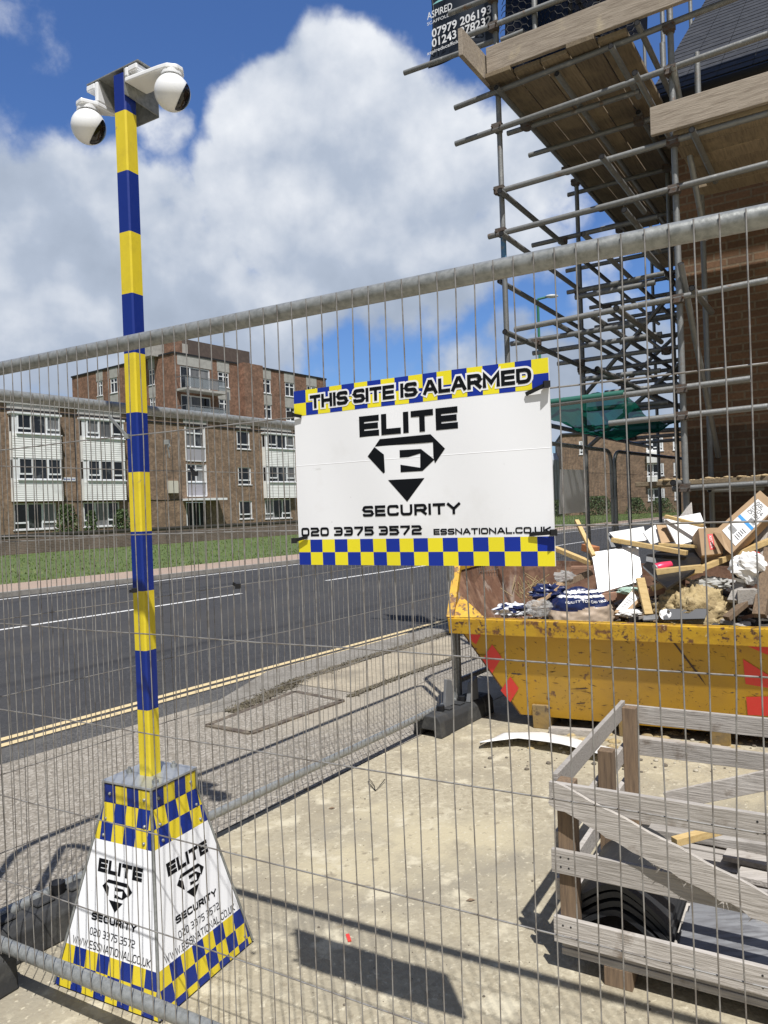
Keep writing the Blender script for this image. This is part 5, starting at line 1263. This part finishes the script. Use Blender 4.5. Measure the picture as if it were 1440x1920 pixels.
timber([(1046, 1100, .36), (1110, 1072, .42)], .05, .04, WOODB, 'dark brown timber in shade left of the white cabinet panel')
# long labelled carton
bo, P4, nn = slab('cardboard_box', [(1425, 919, .52), (1458, 949, .46), (1371, 1039, .34), (1337, 997, .40)], .10, CARD, 'long cardboard carton with white barcode label leaning on top of the rubbish', 'box', .004)
lq = [(1421, 936, .48), (1447, 958, .45), (1379, 1024, .36), (1354, 995, .40)]
def onbox(px, py, off):
    q_ = pl(px, py, P4[0], nn); return q_ - nn * off
LC = [onbox(c[0], c[1], 0) for c in lq]
def lab(u, v, z=0.0):   # u across, v from the bottom up
    return LC[3].lerp(LC[2], u).lerp(LC[0].lerp(LC[1], u), v) - nn * (.003 + z)
lw_, lh_ = (LC[2] - LC[3]).length, (LC[0] - LC[3]).length
plab = lambda x, y, z: lab(x / lw_, y / lh_, z)
m_ = MB(); m_.quad(lab(0, 0), lab(1, 0), lab(1, 1), lab(0, 1)); lb = m_.build('label', PAPER, bo)
m_ = MB()
for txt, y in (('GGL', .88), ('CK04', .77), ('2570H', .66)): lettering(m_, txt, .12 * lw_, (.62 if len(txt) < 4 else .82) * lw_, y * lh_, .085 * lh_, .13, plab, .001, .35)
for k in range(16):
    x = .52 + k * .024; w = .008 + .010 * (k % 3 == 0); m_.quad(*[lab(a, b, .001) for a, b in ((x, .54), (x + w, .54), (x + w, .63), (x, .63))])
for k in range(14):
    x = .10 + k * .03; m_.quad(*[lab(a, b, .001) for a, b in ((x, .12), (x + .014, .12), (x + .014, .24), (x, .24))])
for k in range(5): m_.quad(*[lab(a, b, .001) for a, b in ((.60, .12 + k * .05), (.9 - .05 * (k % 2), .12 + k * .05), (.9 - .05 * (k % 2), .135 + k * .05), (.60, .135 + k * .05))])
m_.build('lettering', INK, lb)
m_ = MB(); m_.quad(*[lab(a, b, .0012) for a, b in ((0, .44), (1, .44), (1, .51), (0, .51))]); m_.build('blue_stripe', mat('label_blue', (.04, .28, .62), .5), lb)
bo2, Q4, n2_ = slab('cardboard_box', [(1309, 990, .42), (1350, 989, .46), (1356, 1038, .40), (1316, 1042, .36)], .16, CARD, 'open cardboard box with a red label below the long carton', 'box', .004)
def onb2(px, py, off): return pl(px, py, Q4[0], n2_) - n2_ * off
R4 = [onb2(*c, .002) for c in ((1326, 1002), (1336, 1001), (1341, 1030), (1331, 1031))]
m_ = MB(); m_.poly(R4); rl_ = m_.build('label', mat('label_red', (.62, .05, .04), .5), bo2)
m_ = MB(); L9 = (R4[0] - R4[3]).length; W9 = (R4[1] - R4[0]).length
pv = lambda x, y, z: R4[0] + (R4[3] - R4[0]) * (x / L9) + (R4[1] - R4[0]) * (1 - (W9 - y) / W9) - n2_ * (.0015 + z)
pv = lambda x, y, z: R4[3] + (R4[0] - R4[3]) * (x / L9) + (R4[2] - R4[3]) * ((W9 - y) / W9) - n2_ * (.0015 + z)
lettering(m_, 'VELUX', L9 * .1, L9 * .9, W9 * .28, W9 * .46, .2, pv, 0, .3); m_.build('lettering', PAPER, rl_)
m_ = MB(); m_.prism([D(1337, 997, .38), D(1352, 1000, .36), D(1372, 1040, .30), D(1360, 1030, .31)], (0.0, .004, .003)); m_.build('flap', CARD, bo2)
# small parcel
bo3, S4, n3_ = slab('parcel', [(1187, 1103, .22), (1206, 1119, .20), (1176, 1152, .10), (1151, 1148, .12)], .05, CARD, 'small tan cardboard parcel with white label at the front rim', 'parcel', .003)
S5 = [pl(x, y, S4[0], n3_) - n3_ * .002 for x, y in ((1184, 1109), (1198, 1121), (1172, 1146), (1155, 1143))]
m_ = MB(); m_.poly(S5); l3 = m_.build('label', PAPER, bo3)
m_ = MB()
for k in range(5):
    t0, t1 = .2 + k * .13, .25 + k * .13
    m_.quad(*[S5[3].lerp(S5[2], u).lerp(S5[0].lerp(S5[1], u), v) - n3_ * .001 for u, v in ((.2, t0), (.75, t0), (.75, t1 - .02), (.2, t1 - .02))])
m_.build('print', GREY, l3)
# cement bag with printed band
bc = D(1092, 1152, .25)
def bagfn(v): return 1 + .10 * mnoise.noise(v * 2.3 + Vector((3, 1, 0))) + .05 * mnoise.noise(v * 6) + .018 * mnoise.noise(v * 15)
mb = MB(); seg, rings = 90, 70; vs = []; fs = []
mb.sphere(bc, .205, seg, rings, 0, (1.05, .75, .88), bagfn)
bag = empty('cement_bag', bc, 0, 'crumpled navy and tan building material bag with white lettering at the front rim', 'bag')
for i, f in enumerate(mb.f):
    c = sum((mb.v[j] for j in f), Vector()) / 4 - bc; z = c.z + .02 * mnoise.noise(c * 9) - .05 * c.x
    z2 = c.z + .002 * mnoise.noise(c * 12); mb.mi[i] = 0 if z < .052 else (2 if (.122 < z2 < .136 or .150 < z2 < .164) else 1)
NAVYP = mat('navy_film', (.010, .018, .075), .3, 0, [], (18, .5)); TANP = mat('tan_film', (.50, .40, .30), .4, 0, [(4, (.42, .33, .25), .45, .7)], (14, .4))
mb.build('sack', [TANP, NAVYP, mat('white_film', (.75, .75, .75), .35)], bag)
def bagpl(x, y, z):
    th_ = x / .19 - .06; lat = (y) / .17
    v = Vector((math.sin(th_) * math.cos(lat), -math.cos(th_) * math.cos(lat), math.sin(lat)))
    return bc + Vector((v.x * 1.05, v.y * .75, v.z * .88)) * .205 * bagfn(v) + v * (.004 + z)
m_ = MB(); lettering(m_, 'QUALITY YOU CAN TRUST', -.14, .18, .088, .016, .2, bagpl, 0, .3); m_.build('lettering', mat('white_print', (.75, .75, .75), .4), bag)
def crumple(px, py, d, r, sc, m, name, label, cat, amp=.25, mats=None, fr=3):
    c = D(px, py, d); sd_ = px * .37; mb = MB()
    mb.sphere(c, r, 30, 18, 0, sc, lambda v: 1 + amp * mnoise.noise(v * fr + Vector((sd_, 0, 0))) + amp * .6 * abs(mnoise.noise(v * fr * 2.6 + Vector((0, sd_, 0)))) + amp * .45 * abs(mnoise.noise(v * fr * 5 + Vector((sd_, 2, 1)))) - amp * .3)
    for i in range(len(mb.smooth)): mb.smooth[i] = False
    if mats:
        for i, f in enumerate(mb.f):
            q_ = sum((mb.v[j] for j in f), Vector()) / 4 - c; mb.mi[i] = 1 if mnoise.noise(q_ * mats[1] + Vector((sd_, 1, 1))) > mats[2] else 0
        for i in range(len(mb.smooth)): mb.smooth[i] = False
        m = [m, mats[0]]
    return tag(mb.build(name, m, loc=c), label, cat)
crumple(1406, 1066, .28, .105, (1.1, .7, .95), PAPER, 'paper_bag', 'crumpled white paper sack with dark print at the right of the skip', 'bag', .30, (INK, 22, .42))
crumple(1415, 1038, .34, .025, (1.3, .8, .6), mat('red_film', (.55, .04, .04), .4), 'red_wrapper', 'small red wrapper on the crumpled white sack', 'wrapper')
crumple(962, 1144, .14, .085, (1.5, .8, .55), mat('blue_white_film', (.6, .62, .66), .35), 'plastic_wrap', 'crumpled navy and white plastic film at the left of the skip', 'plastic film', .4, (NAVYP, 20, .0))
crumple(1012, 1140, .16, .075, (1.3, .8, .7), FILM, 'plastic_wrap', 'clear crumpled plastic film left of the cement bag', 'plastic film', .35)
crumple(1180, 1108, .24, .05, (1.5, .8, .5), mat('green_tint_film', (.35, .48, .40), .2, spec=.8), 'plastic_bottle', 'greenish crushed clear plastic at the foot of the cabinet panel', 'plastic', .3)
crumple(1330, 1096, .40, .10, (1.3, .6, .5), mat('clear_grey_film', (.38, .38, .36), .3), 'plastic_wrap', 'grey translucent film behind the clay heap', 'plastic film', .35)
crumple(1180, 1150, .12, .05, (1.5, .8, .5), PAPER, 'white_wrap', 'crumpled white wrapping under the tan parcel', 'wrapping', .35)
crumple(1060, 1082, .38, .06, (1.2, .8, .7), FILM, 'plastic_wrap', 'pale film poking up behind the navy bag', 'plastic film', .4)
crumple(1030, 1112, .30, .10, (1.3, .8, .6), NAVYP, 'navy_film', 'dark navy film bunched behind the cement bag', 'plastic film', .35)
cc = MB(); a_, b_ = D(1229, 1066, .27), D(1258, 1058, .33)
cc.tube([a_, a_.lerp(b_, .08), a_.lerp(b_, .5), b_], [.026, .032, .030, .022], 18); can = cc.build('drink_can', mat('pink_can', (.75, .05, .12), .35, .2), loc=a_); tag(can, 'crushed pink drink can lying on the black sheet', 'can')
m_ = MB(); dd_ = (b_ - a_).normalized(); m_.tube([a_ - dd_ * .004, a_ + dd_ * .002], [.028, .028], 18); m_.build('lid', GALV, can)
cu_ = MB(); a_ = D(1243, 1153, .08); cu_.tube([a_, a_ + Vector((.012, -.02, .008)), a_ + Vector((.05, .06, -.01))], [.030, .031, .022], 18); tag(cu_.build('paper_cup', WHT, loc=a_), 'white paper cup lying on its side behind the rim', 'cup')
# clay
cl = MB(); c0 = D(1300, 1160, .26)
def clayfn(v): return 1 + .22 * mnoise.noise(v * 2.2 + Vector((7, 0, 0))) + .24 * abs(mnoise.noise(v * 5)) + .15 * abs(mnoise.noise(v * 10)) + .09 * mnoise.noise(v * 21) - .08
cl.sphere(c0, .235, 90, 60, 0, (1.0, .72, .86), clayfn); tag(cl.build('clay_heap', CLAY, loc=c0), 'heap of lumpy yellow clay in the front of the skip', 'clay')
# twigs by the left end
tw_ = MB(); c0 = D(1000, 1105, .45)
for k in range(60):
    p = c0 + Vector((random.gauss(0, .07), random.gauss(0, .04), random.gauss(-.02, .03))); tw_.tube([p, p + Vector((random.gauss(0, .06), random.gauss(0, .03), random.uniform(.02, .10)))], .0025, 4)
tag(tw_.build('dry_twigs', mat('straw', (.36, .27, .14), .9), loc=c0), 'tuft of dry straw and twigs left of the cement bag', 'twigs')
# card on the ground in front of the skip
def cardfn(u, v):
    top = [(900, 1399), (945, 1377), (1015, 1375), (1075, 1387), (1180, 1414)]; bot = [(900, 1406), (972, 1402), (1050, 1415), (1090, 1424), (1180, 1443)]
    x = u * 4; i = min(int(x), 3); f = x - i
    t_ = G(top[i][0] + (top[i+1][0] - top[i][0]) * f, top[i][1] + (top[i+1][1] - top[i][1]) * f); b2 = G(bot[i][0] + (bot[i+1][0] - bot[i][0]) * f, bot[i][1] + (bot[i+1][1] - bot[i][1]) * f)
    return b2.lerp(t_, v) + Vector((0, 0, .010 + .055 * (1 if v < .3 else (1 - v) / .7) * (.62 + .38 * math.sin(u * math.pi))))
m_ = MB(); m_.grid(cardfn, 24, 8); tag(m_.build('card_sheet', PAPER, solid=.003, loc=G(1000, 1400)), 'curled white card sheet lying on the ground before the skip', 'card')
# timber and lumps along the skip foot
for (a, b2, w, h_, lbl) in (((1178, 1394), (1370, 1420), .07, .05, 'pale timber rail lying along the foot of the skip'), ((1395, 1420), (1436, 1424), .04, .03, 'short pale stick on the ground by the right skip foot'), ((1030, 1374), (1110, 1380), .05, .04, 'dusty stick half buried behind the white card')):
    p, q_ = G(*a), G(*b2); mb = MB(); mb.bar(p + Vector((0,0,h_/2)), q_ + Vector((0,0,h_/2)), w, h_); tag(mb.build('timber', WOODG, loc=p, bevel=.002), lbl, 'timber', 'timber lying on the yard')
lm = MB()
for k in range(90):
    p = G(random.uniform(985, 1440), 0) if False else G(random.uniform(985, 1440), 1376 + random.random() * 34); p = p + KY * random.uniform(0, .2)
    lm.sphere(p, random.uniform(.008, .035), 7, 5, 0, (1.2, 1, .6), lambda v: 1 + .25 * mnoise.noise(v * 2 + p))
tag(lm.build('rubble', CLAY), 'lumps of clay and mortar along the foot of the skip', 'rubble', kind='stuff')

# ------------------------------------------------------------------ timber crate with ridge tiles
c_near = G(1053, 1765, .1); C0 = Vector((c_near.x, c_near.y, 0)); 
CXv = Vector((.866, -.5, 0)); CYv = Vector((.5, .866, 0)); CA2 = math.atan2(CXv.y, CXv.x)
def CP(x, y, z): return C0 + CXv * x + CYv * y + Vector((0, 0, z))
cr2 = empty('wooden_crate', C0, CA2, 'weathered grey open slatted timber crate standing on the yard at lower right', 'crate')
LX, LY, CH = 1.15, .98, .61
def cbox(name, x0, x1, y0, y1, z0, z1, m=WOODG, bev=.002):
    mb = MB(); v = [CP(*p) for p in ((x0,y0,z0),(x1,y0,z0),(x1,y1,z0),(x0,y1,z0),(x0,y0,z1),(x1,y0,z1),(x1,y1,z1),(x0,y1,z1))]
    mb.add(v, [(0,3,2,1),(4,5,6,7),(0,1,5,4),(1,2,6,5),(2,3,7,6),(3,0,4,7)]); 
    if name == 'slat' and x1 - x0 > .5:
        for xx in (x0 + .03, x0 + .055, x0 + .59, x1 - .03):
            for zz_ in (z0 + (z1 - z0) * .3, z0 + (z1 - z0) * .72):
                mb.cyl(CP(xx, y0 - .0008, zz_), CP(xx, y0 + .003, zz_), .0032, 8, 1)
    return mb.build(name, [m, DARKTRIM], cr2, bevel=bev)
for x, y in ((.0, .0), (LX - .06, .0), (.0, LY - .05), (LX - .06, LY - .05), (.005, LY * .5)):
    cbox('post', x, x + .055, y, y + .05, .10, CH - (.05 if y == LY * .5 else 0), WOODB)
T_ = .018
for z0, z1 in ((.105, .185), (.325, .398), (.535, .61)):
    cbox('slat', -.018, LX, -T_, -.0005, z0, z1)
for z0, z1 in ((.105, .185), (.40, .47), (.535, .61)):
    cbox('slat', .001, LX, LY, LY + T_, z0, z1)
for z0, z1 in ((.105, .165), (.22, .29), (.37, .44), (.555, .625)):
    cbox('slat', -T_, -.0005, .02, LY + T_, z0, z1); cbox('slat', LX, LX + T_, .0, LY + T_, z0, z1)
for k in range(7): cbox('deck_board', .0, LX, .005 + k * .14, .005 + k * .14 + .125, .082, .102)
for y in (.0, LY * .5 - .04, LY - .09): 
    cbox('bearer', .0, LX, y, y + .09, .060, .0815)
for x in (.13, .62, 1.02):
    for y in (.0, LY * .5 - .04, LY - .09): cbox('foot', x, x + .085, y, y + .09, 0, .0595, WOODB)
def cplane(px, py, y): return pl(px, py, CP(0, y, 0), CYv)
def cbar(name, a, b2, y, w, t, m, taper=1.0):
    p, q_ = cplane(*a, y), cplane(*b2, y); mb = MB(); mb.bar(p, q_, t, w, (0, 0, 1), taper=taper); return mb.build(name, m, cr2, bevel=.002)
# broken diagonal brace with splinters
p, q_ = cplane(1034, 1486, -.032), cplane(1500, 1738, -.05)
mb = MB(); n_ = 26; vs = []; dl = (q_ - p).normalized(); upv = Vector((0, 0, 1)) - dl * dl.z; upv.normalize(); th_ = CYv * .014
tops = []; bots = []
for k in range(n_ + 1):
    t = k / n_; c_ = p.lerp(q_, t); tops.append(c_ + upv * (.036 + .002 * math.sin(k))); bots.append(c_ - upv * (.040 + random.uniform(-.004, .007)))
mb.add(tops + bots + [v + th_ for v in tops + bots], [(k, k+1, n_+2+k, n_+1+k)[::-1] for k in range(n_)] + [(2*(n_+1)+k, 2*(n_+1)+k+1, 2*(n_+1)+n_+2+k, 2*(n_+1)+n_+1+k) for k in range(n_)] + [(k, k+1, 2*(n_+1)+k+1, 2*(n_+1)+k) for k in range(n_)] + [(n_+1+k, n_+2+k, 3*(n_+1)+k+1, 3*(n_+1)+k)[::-1] for k in range(n_)] + [(0, n_+1, 3*(n_+1), 2*(n_+1))])
for k in range(46):
    t = random.uniform(.40, .98); c_ = p.lerp(q_, t) - upv * .040 + th_ * random.random(); L_ = random.uniform(.008, .03)
    mb.add([c_ - dl * .003, c_ + dl * .003, c_ + dl * random.uniform(-.02, .03) - upv * L_], [(0, 1, 2)])
mb.build('brace', WOODG, cr2)
cbar('brace', (1250, 1502), (1460, 1458), LY - .03, .075, .016, WOODG)
cbar('slat', (1218, 1556), (1470, 1590), LY - .30, .03, .06, WOODG)
# things lying in the crate
tp0 = G(1168, 1762, .105); loc_ = Vector(((tp0 - C0).dot(CXv), (tp0 - C0).dot(CYv), 0)); tx, ty = loc_.x, max(loc_.y, .02)
for k in range(4):
    mb = MB(); r_o = []; zc = .108 + k * .027; w_, h_ = .150, .095; sh_ = random.uniform(-.006, .006)
    def prof(s, dy): 
        x = (s - .5) * 2 * w_; a = abs(s - .5) * 2
        return h_ * (1 - a ** 1.55)
    prs = [((s / 20 - .5) * 2 * w_ + sh_ + tx, prof(s / 20, 0)) for s in range(21)]
    y0, y1 = .035 + random.uniform(0, .012), .50
    loop = [CP(x, y0, zc + z + .018) for x, z in prs] + [CP(x * 1.0, y0, zc + z) for x, z in reversed(prs)]
    m2 = len(loop); mb.add(loop + [v + CYv * (y1 - y0) for v in loop], [(i, (i+1) % m2, m2 + (i+1) % m2, m2 + i)[::-1] for i in range(m2)] + [(i, i+1, m2-2-i, m2-1-i) for i in range(20)] + [(m2+i, m2+i+1, m2+m2-2-i, m2+m2-1-i)[::-1] for i in range(20)])
    o = mb.build('ridge_tile', TILE, loc=CP(tx, y0, zc)); 
    tag(o, ['bottom black ridge tile of the stack in the wooden crate', 'second lowest black ridge tile of the stack in the crate', 'second highest black ridge tile of the stack in the crate', 'topmost black ridge tile of the stack in the wooden crate'][k], 'ridge tile', 'black ridge tiles stacked in the crate')
GREYB = mat('grey_slate_board', (.20, .205, .215), .55, 0, [(6, (.27, .275, .28), .5, .7), (5, (.13, .13, .135), .45, .6, (1, 9, 9))])
for k, (x0, x1, y0, y1, lbl) in enumerate(((tx + .17, LX - .07, .03, .13, 'front grey slate strip lying in the crate right of the ridge tiles'), (tx + .165, LX - .07, .135, .25, 'second grey slate strip lying in the crate'), (tx + .17, LX - .07, .255, .37, 'third grey slate strip lying in the crate'))):
    mb = MB(); v = [CP(*p_) for p_ in ((x0,y0,.104),(x1,y0,.104),(x1,y1,.104),(x0,y1,.104),(x0,y0,.150),(x1,y0,.150),(x1,y1,.156),(x0,y1,.156))]
    mb.add(v, [(0,3,2,1),(4,5,6,7),(0,1,5,4),(1,2,6,5),(2,3,7,6),(3,0,4,7)]); tag(mb.build('slate_strip', GREYB, loc=v[0], bevel=.002), lbl, 'slate', 'grey slate strips in the crate')
for k, (x0, y0, x1, y1, w, lbl) in enumerate(((.18, .93, 1.1, .88, .09, 'rearmost loose grey plank lying in the crate'), (.40, .78, 1.1, .70, .08, 'middle loose grey plank lying in the crate'), (.46, .62, 1.12, .55, .08, 'nearest loose grey plank lying behind the ridge tiles'))):
    p, q_ = CP(x0, y0, .12 + .01 * k), CP(x1, y1, .125 + .012 * k); mb = MB(); mb.bar(p, q_, w, .02); tag(mb.build('plank', WOODG, loc=p, bevel=.002), lbl, 'plank', 'loose planks in the crate')
p, q_ = at(1264, 1578, 2.55), at(1362, 1553, 2.62); mb = MB(); mb.bar(p, q_, .03, .025); tag(mb.build('batten', WOODY, loc=p, bevel=.001), 'short pale new batten lying across the grey planks in the crate', 'batten')
# odds and ends on the yard
m_ = MB(); p = G(653, 1760); m_.bar(p + Vector((-.004, .02, .004)), p + Vector((.006, -.022, .004)), .012, .004); tag(m_.build('plastic_scrap', RED, loc=p), 'tiny red plastic scrap on the concrete near the sign shadow', 'scrap')
m_ = MB(); a_, b2, c_ = G(690, 1470), G(704, 1484), G(722, 1468)
m_.tube([a_ + Vector((0,0,.012)), b2 + Vector((0,0,.004)), G(712, 1478) + Vector((0,0,.012)), c_ + Vector((0,0,.02))], .0022, 5); m_.tube([a_ + Vector((0,0,.012)), G(694, 1466) + Vector((0,0,.014)), G(702, 1476) + Vector((0,0,.008)), b2 + Vector((0,0,.004))], .0018, 5)
tag(m_.build('cable_tie', BLACK, loc=b2), 'black cut cable tie lying on the concrete yard', 'cable tie')
for (x, y, lbl) in ((575, 1481, 'small dark brown leaf on the pavement side of the bottom rail'), (882, 1690, 'small dark leaf on the concrete left of the crate'), (622, 1517, 'little brown leaf on the concrete below the fence shadow')):
    m_ = MB(); p = G(x, y); m_.add([p + Vector((-.018, 0, .003)), p + Vector((0, .009, .008)), p + Vector((.02, .002, .004)), p + Vector((0, -.008, .006))], [(0, 3, 2, 1)]); tag(m_.build('leaf', WOODB, loc=p, solid=.0006), lbl, 'leaf')
